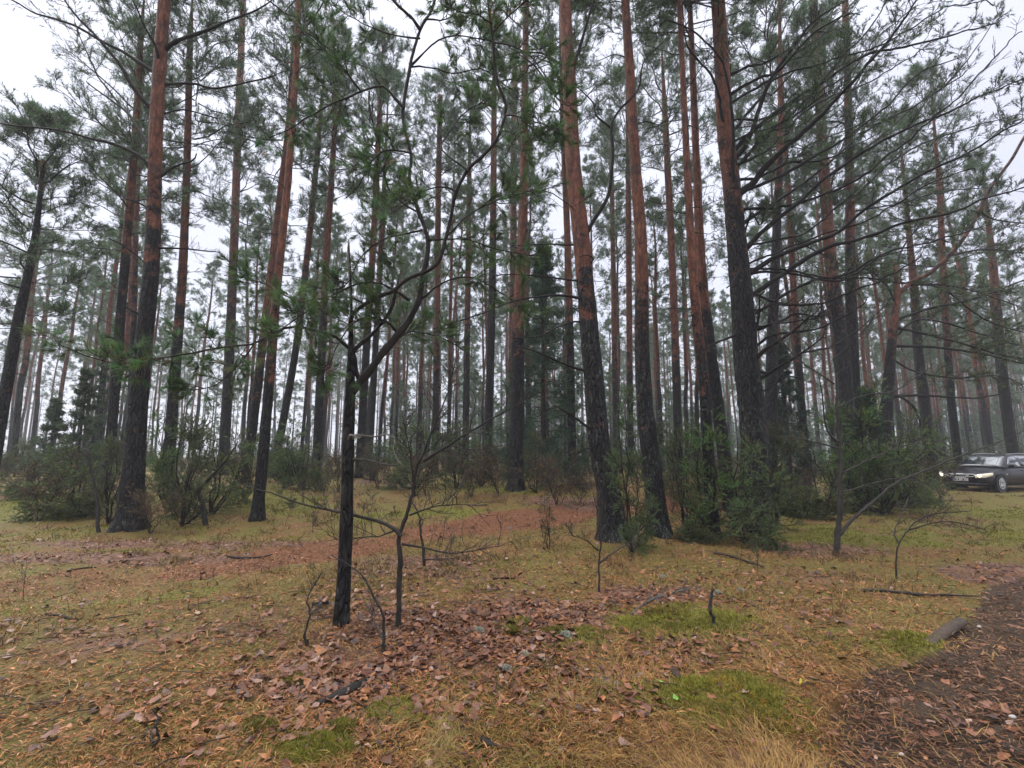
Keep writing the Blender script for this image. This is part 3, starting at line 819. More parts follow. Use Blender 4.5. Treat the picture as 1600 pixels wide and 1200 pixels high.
# --- lichen pine with the limbs fanning to the right
pth = [(1174, 825), (1180, 700), (1166, 560), (1158, 450), (1150, 370), (1143, 290), (1133, 200), (1128, 100), (1122, 0)]
T8, Y = root_at('pine_tree', 'stout lichen-crusted pine with many long limbs fanning out to the right', 'tree', pth)
Q = make_trunk(T8, pth, [54, 46, 40, 35, 31, 28, 26, 24, 22], Y, 17, (370, 210), seed=8, lich=1.5)
cr = MB()
f8 = dict(k=18, ln=.09, w=.0115, col=(.068, .105, .045), keep=.9, var=.4)
f10 = dict(k=16, ln=.11, w=.016, col=(.07, .105, .045), keep=.9, var=.4)
for s, (pp, w0, dy, ns, fl) in enumerate([
    ([(1145, 262), (1170, 215), (1200, 130), (1237, 75), (1267, 37), (1320, 0), (1350, -20)], 8, -1.2, 6, 0),
    ([(1150, 310), (1175, 285), (1200, 255), (1264, 191), (1331, 124), (1380, 71), (1406, 34), (1429, 0), (1450, -30)], 10, -2.2, 12, 1),
    ([(1140, 245), (1165, 215), (1200, 184), (1256, 146), (1290, 127), (1342, 94), (1400, 80), (1480, 60), (1560, 40)], 7, -1.0, 16, 1),
    ([(1155, 400), (1200, 356), (1249, 319), (1294, 281), (1331, 255), (1380, 225), (1425, 202), (1481, 180), (1540, 150), (1620, 120)], 7, -1.2, 18, 1),
    ([(1158, 440), (1200, 405), (1256, 379), (1301, 364), (1342, 330), (1425, 277), (1500, 240), (1575, 195), (1640, 160)], 7, -2.0, 18, 1),
    ([(1160, 475), (1200, 442), (1237, 416), (1294, 382), (1342, 371), (1406, 349), (1481, 334), (1537, 311), (1600, 292), (1660, 280)], 7, -1.2, 16, 1),
    ([(1170, 575), (1185, 555), (1200, 544), (1237, 517), (1275, 487)], 8, -1.0, 4, 0),
    ([(1175, 600), (1200, 585), (1249, 555), (1290, 527)], 6, -.8, 5, 0),
    ([(1164, 540), (1185, 510), (1193, 480), (1195, 455)], 7, -.6, 2, 0),
    ([(1150, 330), (1143, 200), (1125, 110), (1090, 70), (1062, 50), (1030, 42)], 6, -1.0, 9, 1),
    ([(1146, 218), (1128, 180), (1115, 120), (1088, 90), (1070, 60), (1065, 0)], 5, -.9, 6, 1),
    ([(1160, 420), (1140, 365), (1145, 400), (1155, 415), (1135, 450)], 4, -.8, 3, 0),
    ([(1162, 520), (1130, 530), (1105, 545), (1085, 575)], 4, -.6, 4, 0),
    ([(1150, 360), (1190, 330), (1235, 300), (1310, 240), (1370, 190), (1430, 160), (1510, 110)], 5, 1.0, 16, 1),
    ([(1155, 430), (1190, 425), (1240, 430), (1300, 440), (1350, 432), (1420, 440)], 4, .5, 10, 1),
    ([(1140, 215), (1180, 160), (1230, 95), (1290, 50), (1330, 10), (1350, -20)], 5, .8, 8, 1),
    ([(1168, 600), (1195, 610), (1230, 590), (1250, 590)], 4, -.5, 3, 0),
    ([(1140, 275), (1190, 220), (1245, 170), (1310, 100), (1360, 40), (1385, 0)], 5, -.2, 14, 1),
    ([(1165, 500), (1210, 470), (1270, 440), (1330, 425), (1390, 395), (1470, 375), (1550, 350)], 5, .2, 14, 1)]):
    branch(T8, cr, pp, Y, Y + dy, w0 * 1.2, 1.9, 800 + s, f8 if fl else None, int(ns * 1.3), .85 if fl else .5, .3 if not fl else .42, 6 if fl else 4, snap=Q, shootlen=.24, wig=.045, rad=.0075)
rng8 = np.random.default_rng(88)
for s in range(20):
    y0_ = 130 + s * 23 + rng8.uniform(-10, 10); x0_ = float(np.interp(y0_, [0, 290, 560, 700], [1124, 1144, 1166, 1178]))
    ln_ = rng8.uniform(140, 470) * (1 if y0_ < 470 else .6) * (.4 if s % 5 == 0 else 1); sl_ = rng8.uniform(.25, .75) if y0_ < 420 else rng8.uniform(-.1, .55); k_ = rng8.uniform(-.05, .22)
    pp = [(x0_ + ln_ * t, y0_ - ln_ * sl_ * t + ln_ * k_ * math.sin(math.pi * t) + rng8.uniform(-13, 13) * (t > 0)) for t in (0, .2, .4, .6, .8, 1)]
    branch(T8, cr, pp, Y, Y + rng8.uniform(-1.6, 1.6), rng8.uniform(3.5, 6.5), 1.6, 860 + s, f8 if y0_ < 420 and s % 3 else None, 16, .7, .25, 5, snap=Q, shootlen=.24, wig=.07, rad=.0075)
finish(T8, cr, 'foliage'); add_crown(T8, Q[0], 4, 11, 18, rz=5)

# --- pair of red pines at right
for (pth, wd, tr_, lab, ci, sd) in [
    ([(1318, 772), (1322, 640), (1315, 540), (1300, 430), (1292, 330), (1285, 230), (1278, 100), (1270, 0)], [30, 27, 24, 20, 19, 17, 15, 14], (480, 400), 'left trunk of the crossing pair of red pines behind the bare sapling', 0, 101),
    ([(1342, 770), (1334, 600), (1329, 440), (1328, 300), (1325, 150), (1320, 0)], [27, 22, 18, 15, 13, 11], (460, 340), 'straighter right trunk of the crossing pair of red pines beside dark junipers', 3, 102)]:
    T10, Y = root_at('pine_tree', lab, 'tree', pth)
    Q = make_trunk(T10, pth, wd, Y, 20, tr_, seed=sd, sides=16, lich=.5)
    cr = MB()
    if sd == 101:
        LB = [[(1292, 320), (1300, 280), (1318, 220), (1340, 160)], [(1285, 130), (1262, 60), (1258, 0)], [(1280, 60), (1300, 20), (1320, -10)], [(1300, 400), (1270, 390), (1240, 372)]]
    else:
        LB = [[(1330, 245), (1385, 205), (1430, 165), (1480, 130), (1530, 70), (1560, 20)], [(1329, 275), (1380, 260), (1440, 225), (1520, 200), (1600, 180)],
              [(1328, 200), (1300, 190), (1260, 200), (1220, 225)], [(1326, 150), (1360, 90), (1385, 60), (1440, 40)], [(1329, 330), (1400, 320), (1470, 300), (1560, 290)], [(1332, 420), (1400, 410), (1460, 415), (1540, 390)]]
    for s, pp in enumerate(LB):
        branch(T10, cr, pp, Y, Y + .4, 5 if sd == 102 and s < 2 else 3.5, 1.2, sd * 10 + s, f10, 16, .95, .3, 7, snap=Q, shootlen=.26, rad=.01, wig=.03)
    finish(T10, cr, 'foliage'); add_crown(T10, Q[0], ci, 11, 20, rz=sd)

# --- forked young pine with red upper bark near the car
pth = [(1378, 775), (1385, 640), (1395, 520), (1402, 460), (1398, 410)]
T11, Y = root_at('pine_tree', 'forked young pine with bare red upper stem bending right, near the car', 'tree', pth)
Q = make_trunk(T11, pth, [26, 22, 15, 11, 7], Y, 0, (560, 490), seed=11, sides=14, lich=.3)
stem = [(1402, 462), (1425, 440), (1455, 425), (1500, 380), (1530, 330), (1550, 290), (1580, 250), (1600, 215), (1640, 150), (1660, 60)]
P = px_path(stem, Y, Y - .8); Qs, u = resample(P, 50)
mb = MB(); mb.tubes(Qs, np.interp(u, [0, 1], [.085, .03]), 10, (0, 0, 0)); mb.C[-1][:] = (.5, 0, 0, 1)
mb.build('fork_stem', BARK, T11, T11.location)
cr = MB()
f11 = dict(k=18, ln=.11, w=.017, col=(.085, .11, .04), keep=.9, var=.45, hue=.3)
for s, (pp, dy) in enumerate([
    ([(1400, 500), (1462, 480), (1519, 469), (1600, 439), (1680, 410)], -1.0),
    ([(1400, 512), (1444, 521), (1500, 536), (1560, 555), (1620, 565)], -1.2),
    ([(1395, 540), (1462, 544), (1537, 555), (1600, 570), (1660, 580)], -.6),
    ([(1388, 620), (1425, 618), (1462, 619), (1520, 622), (1575, 613)], -.8),
    ([(1388, 618), (1410, 622), (1432, 641), (1444, 675), (1466, 707)], -.6),
    ([(1398, 470), (1380, 440), (1350, 420), (1310, 425)], .6),
    ([(1399, 420), (1415, 380), (1440, 350), (1450, 330)], .5),
    ([(1400, 440), (1440, 445), (1500, 450), (1590, 480)], .8),
    ([(1420, 445), (1470, 450), (1540, 500), (1600, 520)], .2),
    ([(1480, 400), (1540, 390), (1600, 395)], .3),
    ([(1392, 560), (1430, 580), (1490, 590), (1560, 585), (1600, 600)], .8),
    ([(1395, 530), (1430, 500), (1480, 505), (1560, 530), (1610, 540)], 1.2),
    ([(1530, 330), (1560, 345), (1620, 350)], .5)]):
    big = s not in (3, 4)
    branch(T11, cr, pp, Y, Y + dy, 5 if s < 5 else 3.5, 1.6, 1100 + s, f11 if big else None, 24 if big else 3, 1.0, .15, 8, up=.12, shootlen=.28, rad=.011, wig=.03)
finish(T11, cr, 'foliage')

# --- other named mid-distance pines (path, widths, Y or None, bark transition, label, crown, crown base)
MID = [
    ([(806, 767), (808, 650), (810, 500), (815, 400), (818, 300), (820, 150), (822, 0)], [25, 22, 20, 16, 13, 11, 9], None, (560, 480), 'straight red pine standing left of the dark spruce, its base bare', 2, 11.5),
    ([(802, 740), (801, 600), (802, 400), (803, 200), (805, 60)], [14, 13, 11, 9, 8], None, (600, 500), 'thinner red pine close behind the straight pine by the spruce', 3, 12.5),
    ([(401, 812), (412, 700), (422, 580), (432, 460), (440, 380), (450, 280), (462, 120), (467, 0)], [20, 18, 16, 14, 13, 12, 10, 9], None, (600, 480), 'front one of two red pines leaning right, left of the young forked pine', 0, 10.5),
    ([(383, 757), (403, 600), (424, 420), (438, 300), (450, 200), (458, 80)], [16, 15, 12, 10, 9, 7], None, (620, 500), 'rear one of two red pines leaning right, left of the young forked pine', 4, 11),
    ([(348, 742), (358, 560), (365, 400), (372, 200), (380, 0)], [18, 16, 14, 12, 10], None, (560, 380), 'slim straight grey-red pine between the thick left pine and leaning red pair', 1, 12.5),
    ([(266, 715), (275, 560), (285, 430), (292, 260), (297, 60)], [21, 18, 15, 12, 10], 15.5, (520, 400), 'pine with kinked base standing just right of the thick left pine', 2, 9.5),
    ([(172, 725), (188, 500), (203, 320), (212, 200), (220, 60)], [19, 17, 14, 12, 10], 14.5, (430, 330), 'brown pine close left of the thick dark pine, leaning slightly right', 0, 8.5),
    ([(204, 720), (208, 520), (213, 320), (218, 200)], [12, 11, 10, 9], 19, (520, 400), 'slender pine partly hidden behind the thick dark left pine', 3, 9.5),
    ([(-6, 690), (25, 520), (50, 400), (60, 330), (68, 250)], [24, 20, 14, 10, 7], 13.5, (300, 200), 'leaning pine at the left edge with broad spreading green crown', 3, 5.0),
    ([(428, 700), (460, 560), (480, 400), (495, 250)], [13, 12, 10, 9], 21, (480, 380), 'thin leaning pine just right of the leaning red pair', 3, 11.5),
    ([(494, 733), (502, 560), (510, 400), (520, 250), (526, 120)], [15, 13, 11, 9, 7], 20, (520, 420), 'dark straight pine between leaning red pair and young forked pine', 4, 12),
    ([(562, 718), (574, 520), (585, 350), (592, 200)], [14, 12, 10, 9], 21, (500, 400), 'greyish pine seen just right of the young forked pine', 0, 12.5),
    ([(577, 710), (588, 520), (597, 350)], [11, 10, 8], 24, (500, 400), 'second greyish pine right of the young forked pine, slightly thinner', 1, 13),
    ([(680, 720), (683, 500), (685, 300), (688, 150)], [11, 10, 9, 8], 24, (600, 480), 'narrow red pine right of the bare sapling, midway to the spruce', 2, 13),
    ([(727, 715), (731, 450), (733, 300)], [11, 9, 8], 25, (560, 440), 'narrow dark pine left of the tall pair before the spruce', 4, 13),
    ([(761, 738), (768, 500), (771, 300), (772, 150)], [14, 12, 10, 8], 20.5, (420, 300), 'dark pine left of the straight red pine by the spruce', 3, 12.5),
    ([(895, 757), (892, 600), (888, 420), (885, 330), (880, 200)], [14, 13, 11, 10, 9], None, (560, 470), 'dark pine right behind the drooping spruce', 1, 12),
    ([(1060, 720), (1052, 450), (1040, 200)], [14, 12, 10], 20, (600, 500), 'red pine right of the two big leaning pines, in the middle distance', 0, 12),
    ([(985, 715), (984, 600), (982, 330)], [11, 10, 9], 23, (620, 520), 'red pine visible between the two big leaning pines', 2, 12.5),
    ([(962, 700), (958, 400), (955, 250)], [9, 8, 7], 28, (600, 500), 'thin red pine seen right beside the left leaning pine', 3, 13),
    ([(1115, 842), (1106, 700), (1100, 600), (1089, 500), (1081, 400), (1073, 250), (1066, 100)], [21, 19, 18, 16, 14, 11, 9], None, (600, 480), 'slanting red pine left of the lichen-crusted pine, juniper at its foot', 4, 10.5),
    ([(1142, 800), (1125, 660), (1107, 532), (1096, 420), (1088, 250), (1082, 100)], [22, 21, 20, 16, 12, 10], None, (540, 420), 'second slanting pine tucked close left of the lichen-crusted pine', 2, 11.5),
    ([(1200, 720), (1206, 560), (1212, 400), (1220, 200)], [21, 19, 15, 11], 15, (330, 230), 'dark trunk just right of the lichen-crusted pine behind its limbs', 1, 10.5),
    ([(1258, 715), (1250, 600), (1240, 450), (1232, 300)], [13, 12, 11, 9], 19.5, (560, 470), 'slim red pine between lichen pine and the crossing red pair', 3, 10.5),
    ([(1497, 722), (1488, 640), (1482, 560), (1475, 450), (1468, 300)], [15, 14, 13, 12, 10], 22, (560, 470), 'dark pine standing directly behind the black car', 0, 11.5),
    ([(1450, 712), (1446, 640), (1436, 560), (1428, 450)], [21, 19, 17, 14], 24, (500, 420), 'wide misty pine left of the car, behind the forked young pine', 2, 10.5),
    ([(1583, 708), (1570, 620), (1560, 520), (1552, 420)], [21, 20, 18, 15], 26, (520, 430), 'wide dark pine behind the rear of the car', 4, 9.5),
]
for i, (pth, wd, Yd, tr_, lab, ci, zc) in enumerate(MID):
    T, Y = root_at('pine_tree', lab, 'tree', pth, Yd)
    tip = zc + (8.5 if i != 8 else 6.2)
    Q = make_trunk(T, pth, wd, Y, tip, tr_, seed=20 + i, sides=14, lich=.35, dead=zc + .5)
    add_crown(T, Q[0], ci, zc, tip + .3, rz=i * 1.3, sxy=1.2 if i == 8 else 1.05 if Y < 22 else 1.0)

# ------------------------------------------------------------------ young forked pine in front
pth = [(533, 977), (537, 900), (541, 820), (544, 690), (547, 610), (548, 545), (549, 470), (545, 375)]
TF, Y = root_at('young_pine', 'slender dark young pine in front, forked with crooked stems and long needles', 'tree', pth)
Q = make_trunk(TF, pth, [25, 22, 21, 19, 17, 9, 3.5, 2], Y, 0, (100, 50), seed=40, sides=14, seg=.04, lich=.5, flare=1.15)
YF = Y
BK = (.026, .021, .019)
fF = dict(k=44, ln=.085, w=.0044, col=(.08, .135, .05), var=.45, hue=.2, ang=(.25, 1.0), keep=.85)
cr = MB()
def stemF(path, Y0, Y1, ws, seed, name='stem'):
    P = px_path(path, Y0, Y1); n = max(20, int(np.linalg.norm(np.diff(P, axis=0), axis=1).sum() / .05))
    Q2, u = resample(P, n)
    rng = np.random.default_rng(seed)
    R = np.interp(u, np.linspace(0, 1, len(ws)), np.array(ws) / 2 / F * Y0) * (1 + .1 * rng.normal(0, .6, n))
    Q2[2:-2] += np.cumsum(rng.normal(0, .004, (n - 4, 3)), 0) * .6
    m = MB(); m.tubes(Q2, R, 12, BK, rough=barkrough(seed, .3)); spray(m, None, Q2[None], rng, 26, .16, .0038, 2, .05, .1, None, .08, wood=(.04, .033, .03), flat=1.0); m.build(name, TWIGM, TF, TF.location); return Q2
stemF([(544, 622), (558, 605), (590, 565), (625, 520), (650, 480), (662, 435), (668, 375), (655, 330), (640, 277), (642, 240), (636, 202), (631, 169), (640, 116), (656, 45), (677, 8), (690, -40)], Y, Y + .3, [13, 11, 9, 7, 6, 5.5, 5.5, 5, 4.5], 41)
stemF([(548, 525), (551, 492), (585, 466), (612, 455), (632, 439), (648, 430), (684, 412), (700, 367), (715, 300), (732, 266), (760, 240), (782, 210), (792, 165), (779, 124), (773, 67), (769, 37), (765, -20)], Y, Y - .5, [6.5, 6, 5.5, 5.2, 5, 4.6, 4, 3], 42)
stemF([(656, 45), (640, 25), (617, 0), (600, -30)], Y + .25, Y + .1, [6, 5, 4], 43)
stemF([(566, 600), (558, 585), (556, 560), (555, 545), (583, 520), (600, 500), (615, 475), (622, 440)], Y + .02, Y + .15, [7, 7, 6, 4], 45)
for s, (pp, y0, y1, w0, ns, sl, u0, fo) in enumerate([
    ([(550, 548), (524, 525), (486, 514), (449, 510), (400, 532), (356, 536), (311, 547), (277, 553), (232, 559), (187, 561), (142, 551), (112, 540), (82, 527)], 0, -.4, 7, 22, .34, .2, 1),
    ([(600, 505), (560, 470), (510, 465), (460, 470), (400, 440), (350, 430)], .1, .6, 6, 16, .32, .15, 1),
    ([(640, 470), (600, 440), (550, 445), (500, 470), (450, 500), (420, 520)], .1, -.5, 6, 16, .32, .1, 1),
    ([(620, 520), (600, 500), (570, 495), (545, 505), (520, 540), (505, 580)], .1, -.5, 5, 14, .28, .1, 1),
    ([(655, 470), (700, 440), (740, 435), (790, 460), (840, 500)], .1, .6, 5, 16, .32, .1, 1),
    ([(631, 169), (610, 146), (595, 135), (576, 139), (550, 148), (510, 165), (470, 190), (420, 215)], .2, 0, 7, 14, .32, .25, 1),
    ([(565, 144), (550, 124), (531, 101), (497, 71), (470, 50)], .1, -.1, 5, 10, .3, .2, 1),
    ([(577, 142), (578, 180), (588, 215), (585, 230)], .1, .2, 4, 4, .2, .2, 0),
    ([(732, 268), (692, 232), (696, 217), (711, 191), (734, 171), (770, 150)], -.3, .1, 5, 10, .3, .3, 1),
    ([(640, 105), (690, 60), (740, 60), (775, 68)], .3, .0, 5, 10, .3, .2, 1),
    ([(640, 105), (680, 105), (710, 115), (760, 110), (800, 140)], .3, .3, 4, 12, .3, .2, 1),
    ([(773, 67), (800, 70), (825, 82), (850, 110), (880, 170)], -.45, -.8, 4, 14, .3, .2, 1),
    ([(790, 180), (820, 190), (850, 200), (880, 215)], -.45, -.9, 4, 14, .3, .1, 1),
    ([(700, 367), (740, 330), (790, 310), (850, 300), (900, 330)], -.2, .3, 4, 14, .32, .15, 1),
    ([(650, 330), (610, 300), (590, 245), (560, 290), (540, 310)], .1, .2, 4, 14, .3, .1, 1),
    ([(645, 240), (600, 235), (570, 265), (555, 275)], .1, -.2, 4, 10, .3, .1, 1),
    ([(660, 360), (600, 370), (560, 400), (540, 440), (500, 450)], .1, -.2, 4, 12, .3, .1, 1),
    ([(769, 37), (740, 20), (710, 15), (690, 0)], -.5, -.6, 4, 10, .28, .1, 1),
    ([(771, 50), (800, 20), (830, 0), (850, -20)], -.5, -.7, 4, 10, .28, .1, 1),
    ([(715, 300), (690, 290), (660, 300), (620, 330), (590, 350)], -.2, -.5, 4, 12, .3, .1, 1),
    ([(668, 375), (720, 375), (770, 390), (830, 400)], .1, .5, 4, 14, .32, .1, 1),
    ([(400, 532), (380, 560), (340, 600), (300, 610)], -.1, 0, 3, 10, .26, .1, 1),
    ([(590, 565), (600, 540), (640, 520), (690, 530), (740, 560)], .1, .5, 4, 12, .3, .1, 1),
    ([(656, 60), (600, 50), (540, 20), (500, 0)], .2, .5, 4, 14, .32, .1, 1),
    ([(665, 30), (700, 25), (730, 0)], .2, .3, 4, 10, .3, .1, 1)]):
    branch(TF, cr, pp, Y + y0, Y + y1, w0 * .68, 1.5, 4000 + s, fF if fo else None, int(ns * 1.3), sl, u0, 5, col=BK, up=.2, rad=.0044, shootlen=.13, wig=.03)
# dense terminal tufts
rng = np.random.default_rng(44)
for px, py, dy, n in [(689, 400, -.1, 7), (775, 20, -.5, 10), (215, 558, -.3, 5), (240, 552, -.3, 5), (635, 215, .1, 6), (610, 240, .1, 6), (556, 500, -.1, 7), (580, 470, 0, 6), (510, 25, .2, 6), (552, 615, -.1, 3), (480, 455, 0, 5), (330, 540, -.2, 5), (655, 450, 0, 4), (420, 230, .1, 4), (190, 570, -.35, 4), (300, 505, -.2, 4)]:
    c = at(px, py, Y + dy) + rng.normal(0, .055, (n, 3))
    tufts(cr, c, nrm(rng.normal(0, .7, (n, 3)) + [0, -.1, .8]), 64, .085, .0042, rng, (.2, 1.15), .08, (.07, .135, .055), .3)
    tufts(cr, c - [0, 0, .06], nrm(rng.normal(0, .9, (n, 3)) + [0, 0, .2]), 14, .07, .003, rng, (.3, 1.3), .05, (.17, .085, .03), .3)
finish(TF, cr, 'foliage')
LG = (.16, .15, .135)
for s, (pp, w0, c_) in enumerate([([(546, 690), (552, 681), (565, 680), (584, 683), (602, 678), (619, 684), (617, 705), (632, 731)], 3, LG), ([(550, 718), (572, 719), (600, 727), (621, 727)], 4, (.06, .055, .05)), ([(548, 470), (545, 420), (545, 375)], 3, LG), ([(546, 690), (545, 684), (548, 679), (560, 684), (566, 677)], 5, LG)]):
    branch(TF, None, pp, Y, Y - .25, w0, 2.0, 4400 + s, None, 3 if s < 2 else 0, .15, .4, 3, col=c_, rad=.003, shootlen=.06, name='dead_branch')

# ------------------------------------------------------------------ bare saplings
def bare_sapling(label, trunk, widths, brs, seed, col=(.03, .026, .024), Yd=None, sub=10, sl=.4, up=.25, name='bare_sapling', dys=None, rad=.0042):
    T, Y = root_at(name, label, 'sapling', trunk, Yd)
    P = [np.array(T.location) - [0, 0, .03]] + [at(a, b, Y) for a, b in trunk[1:]]
    n = max(24, int(np.linalg.norm(np.diff(np.array(P), axis=0), axis=1).sum() / .05))
    Q, u = resample(P, n); rng = np.random.default_rng(seed)
    widths = [v * .85 for v in widths]; Q[2:, :2] += np.cumsum(rng.normal(0, .006, (n - 2, 2)), 0)
    R = np.interp(u, np.linspace(0, 1, len(widths)), np.array(widths) / 2 / F * Y) * (1 + .1 * rng.normal(0, .6, n))
    m = MB(); m.tubes(Q, R, 10, col)
    spray(m, None, Q[None], rng, sub, sl, rad, 4, .45, up, None, sl * .4, wood=tuple(np.array(col) * 1.6), flat=.8)
    m.build('trunk', TWIGM, T, T.location)
    for s, (pp, w0) in enumerate(brs):
        dy = (dys[s] if dys else (-.3 if s % 2 else .3))
        branch(T, None, pp, Y, Y + dy, w0, 1.2, seed * 10 + s, None, 13, sl, .15, 4, col=tuple(np.array(col) * 1.15), up=up, rad=rad, wig=.035, shootlen=sl * .4, flat=.8)
    return T
bare_sapling('bare grey sapling right of the young forked pine, arching twigs both sides',
    [(622, 977), (626, 909), (627, 840), (641, 800), (655, 754), (662, 720), (677, 690), (696, 645), (712, 600), (722, 560)], [10, 9, 9, 7, 6, 5, 4, 3, 2, 1.5],
    [([(627, 838), (610, 821), (569, 806), (524, 795), (475, 784), (437, 769), (400, 759), (370, 752)], 6), ([(662, 720), (700, 697), (756, 664), (797, 641), (840, 615)], 4.5),
     ([(628, 850), (660, 855), (700, 862), (740, 858), (800, 845)], 3), ([(648, 775), (645, 740), (640, 700), (632, 660)], 3), ([(620, 828), (600, 835), (560, 838), (520, 842)], 2.5), ([(640, 805), (675, 790), (720, 785), (760, 790)], 2.5),
     ([(668, 706), (672, 670), (680, 630), (690, 590)], 2.5)], 51, sub=16, sl=.32)
bare_sapling('bare sapling with pale twigs and long right-hand bough before the crossing red pines',
    [(1307, 866), (1310, 830), (1311, 790), (1310, 720), (1304, 650), (1306, 590), (1300, 520), (1292, 470), (1285, 430)], [10, 8.5, 7, 6, 5, 4, 3, 2, 1.5],
    [([(1309, 838), (1330, 815), (1376, 776), (1399, 757), (1444, 735), (1500, 712), (1556, 690), (1600, 668)], 5.5), ([(1310, 690), (1290, 670), (1285, 620), (1278, 580)], 3.5), ([(1311, 740), (1340, 725), (1390, 700), (1440, 690)], 3),
     ([(1310, 700), (1270, 690), (1230, 680), (1190, 660)], 2.5), ([(1306, 640), (1340, 620), (1390, 610), (1450, 570)], 2.5), ([(1311, 770), (1350, 762), (1400, 752), (1450, 756)], 2.5), ([(1304, 600), (1260, 570), (1230, 540), (1205, 500)], 2.5),
     ([(1303, 560), (1340, 530), (1370, 490)], 2)], 52, col=(.04, .036, .032), sub=18, sl=.6, rad=.0045)
bare_sapling('small leafless sapling right of the bare grey sapling, dark and twiggy', [(664, 887), (660, 860), (655, 830), (650, 800), (640, 780)], [6, 5, 4, 3, 2], [([(662, 875), (690, 872), (720, 868)], 2)], 53, sub=14, sl=.25)
bare_sapling('thin twiggy seedling with two stems in the leaf litter by the young pine', [(600, 1020), (599, 985), (592, 950), (570, 910), (545, 885), (520, 868)], [6, 5, 4, 3, 2, 1.5], [([(599, 1000), (588, 980), (575, 960), (570, 945)], 3)], 54, sub=8, sl=.18, rad=.0022)
bare_sapling('lone dark stick seedling left of the young pine base', [(482, 1010), (476, 985), (481, 960), (478, 930), (485, 905), (487, 895)], [5, 4, 3, 2.5, 1.5], [([(480, 975), (490, 950), (505, 940)], 2)], 55, sub=9, sl=.12, rad=.003)
bare_sapling('broken bare stub stick upright in grass at right', [(1116, 985), (1115, 965), (1112, 945), (1113, 922)], [6, 6, 6, 4], [], 56, sub=1, sl=.06, rad=.002)
bare_sapling('dark bushy twig seedling in front of the left leaning pine', [(936, 925), (935, 890), (938, 850), (934, 810), (930, 770)], [4, 3, 3, 2, 1.5], [([(936, 880), (960, 865), (1000, 840)], 3), ([(935, 860), (915, 840), (890, 830)], 2)], 57, sub=12, sl=.22, rad=.0025)
bare_sapling('arching dead twig shrub in grass right of the bare sapling', [(1400, 905), (1402, 870), (1406, 850), (1432, 815), (1470, 802), (1520, 798)], [3, 2.5, 2.2, 2, 1.8, 1.2], [([(1405, 850), (1398, 830), (1412, 800), (1420, 775)], 2), ([(1420, 828), (1470, 815), (1500, 818), (1540, 828)], 2)], 58, sub=18, sl=.35, rad=.004)
bare_sapling('tiny bare stick at the bottom left among fallen leaves', [(240, 1172), (239, 1150), (234, 1125), (230, 1110)], [6, 5, 3, 2], [([(239, 1160), (236, 1145), (242, 1130)], 2)], 59, sub=2, sl=.06, rad=.0016)
bare_sapling('leaning leafless sapling at the foot of the thick left pine', [(155, 833), (150, 790), (140, 740), (130, 700)], [7, 5, 4, 2], [], 60, sub=12, sl=.5, rad=.004)
bare_sapling('crooked dark sapling right of the thick left pine', [(322, 822), (318, 790), (310, 770), (330, 745), (352, 720), (370, 690)], [9, 7, 6, 5, 3, 2], [([(315, 778), (295, 760), (275, 735)], 4)], 61, sub=12, sl=.6, rad=.004)

# ------------------------------------------------------------------ junipers and spruces
JUN = (.105, .17, .048)
def juniper(seed, H, spread, stems=4, dens=1.0, col=JUN, needle=.035, w=.0105, k=26, open_=.36, skirt=2):
    up_ = [.35, .1, .45, -.05, .2, .0, .5, .1, .3][seed % 9]
    rng = np.random.default_rng(seed); mb = MB()
    n = stems
    s = np.linspace(0, 1, 8)
    a = rng.uniform(0, 6.28, n); sp_ = spread * rng.uniform(.1, .8, n); hh = H * rng.uniform(.6, 1, n); hh[0] = H; sp_[0] *= .4
    P = np.zeros((n, 8, 3))
    P[:, :, 0] = (np.cos(a) * sp_)[:, None] * s[None] ** .8; P[:, :, 1] = (np.sin(a) * sp_)[:, None] * s[None] ** .8; P[:, :, 2] = hh[:, None] * s[None]
    if skirt:
        a2 = rng.uniform(0, 6.28, skirt); P2 = np.zeros((skirt, 8, 3)); r2 = spread * rng.uniform(.5, 1.0, skirt)
        P2[:, :, 0] = (np.cos(a2) * r2)[:, None] * s[None]; P2[:, :, 1] = (np.sin(a2) * r2)[:, None] * s[None]; P2[:, :, 2] = (H * rng.uniform(.12, .42, skirt))[:, None] * s[None] ** 1.3
        P = np.concatenate([P, P2]); n += skirt
    P[:, 1:] += np.cumsum(rng.normal(0, .03, (n, 7, 3)) * H * .6, 1)
    P[:, 1:, 2] = np.maximum(P[:, 1:, 2], .04)
    P[:, 0, 2] = -.05
    mb.tubes(P, .016 * H ** .5 * np.linspace(1, .3, 8)[None] * np.ones((n, 1)), 5, (.03, .022, .018))
    Qb = spray(mb, None, P, rng, int(10 * dens), spread * .62, .007, 0, .03, up_, None, wood=(.03, .022, .018), lat=1, fwd=.5, flat=.6)
    keep = rng.uniform(0, 1, len(Qb)) > open_
    keep &= fbm(Qb[:, -1, 0] * 2.2 + seed, Qb[:, -1, 2] * 2.2 + Qb[:, -1, 1], seed, 2) > .4
    spray(mb, mb, Qb[keep], rng, 5, spread * .30, .004, 5, .3, up_ * .8, dict(k=k, ln=needle, w=w, col=col, ang=(.3, 1.05), var=.5, hue=.2), .2, wood=(.03, .024, .016), twigs=False)
    return mb

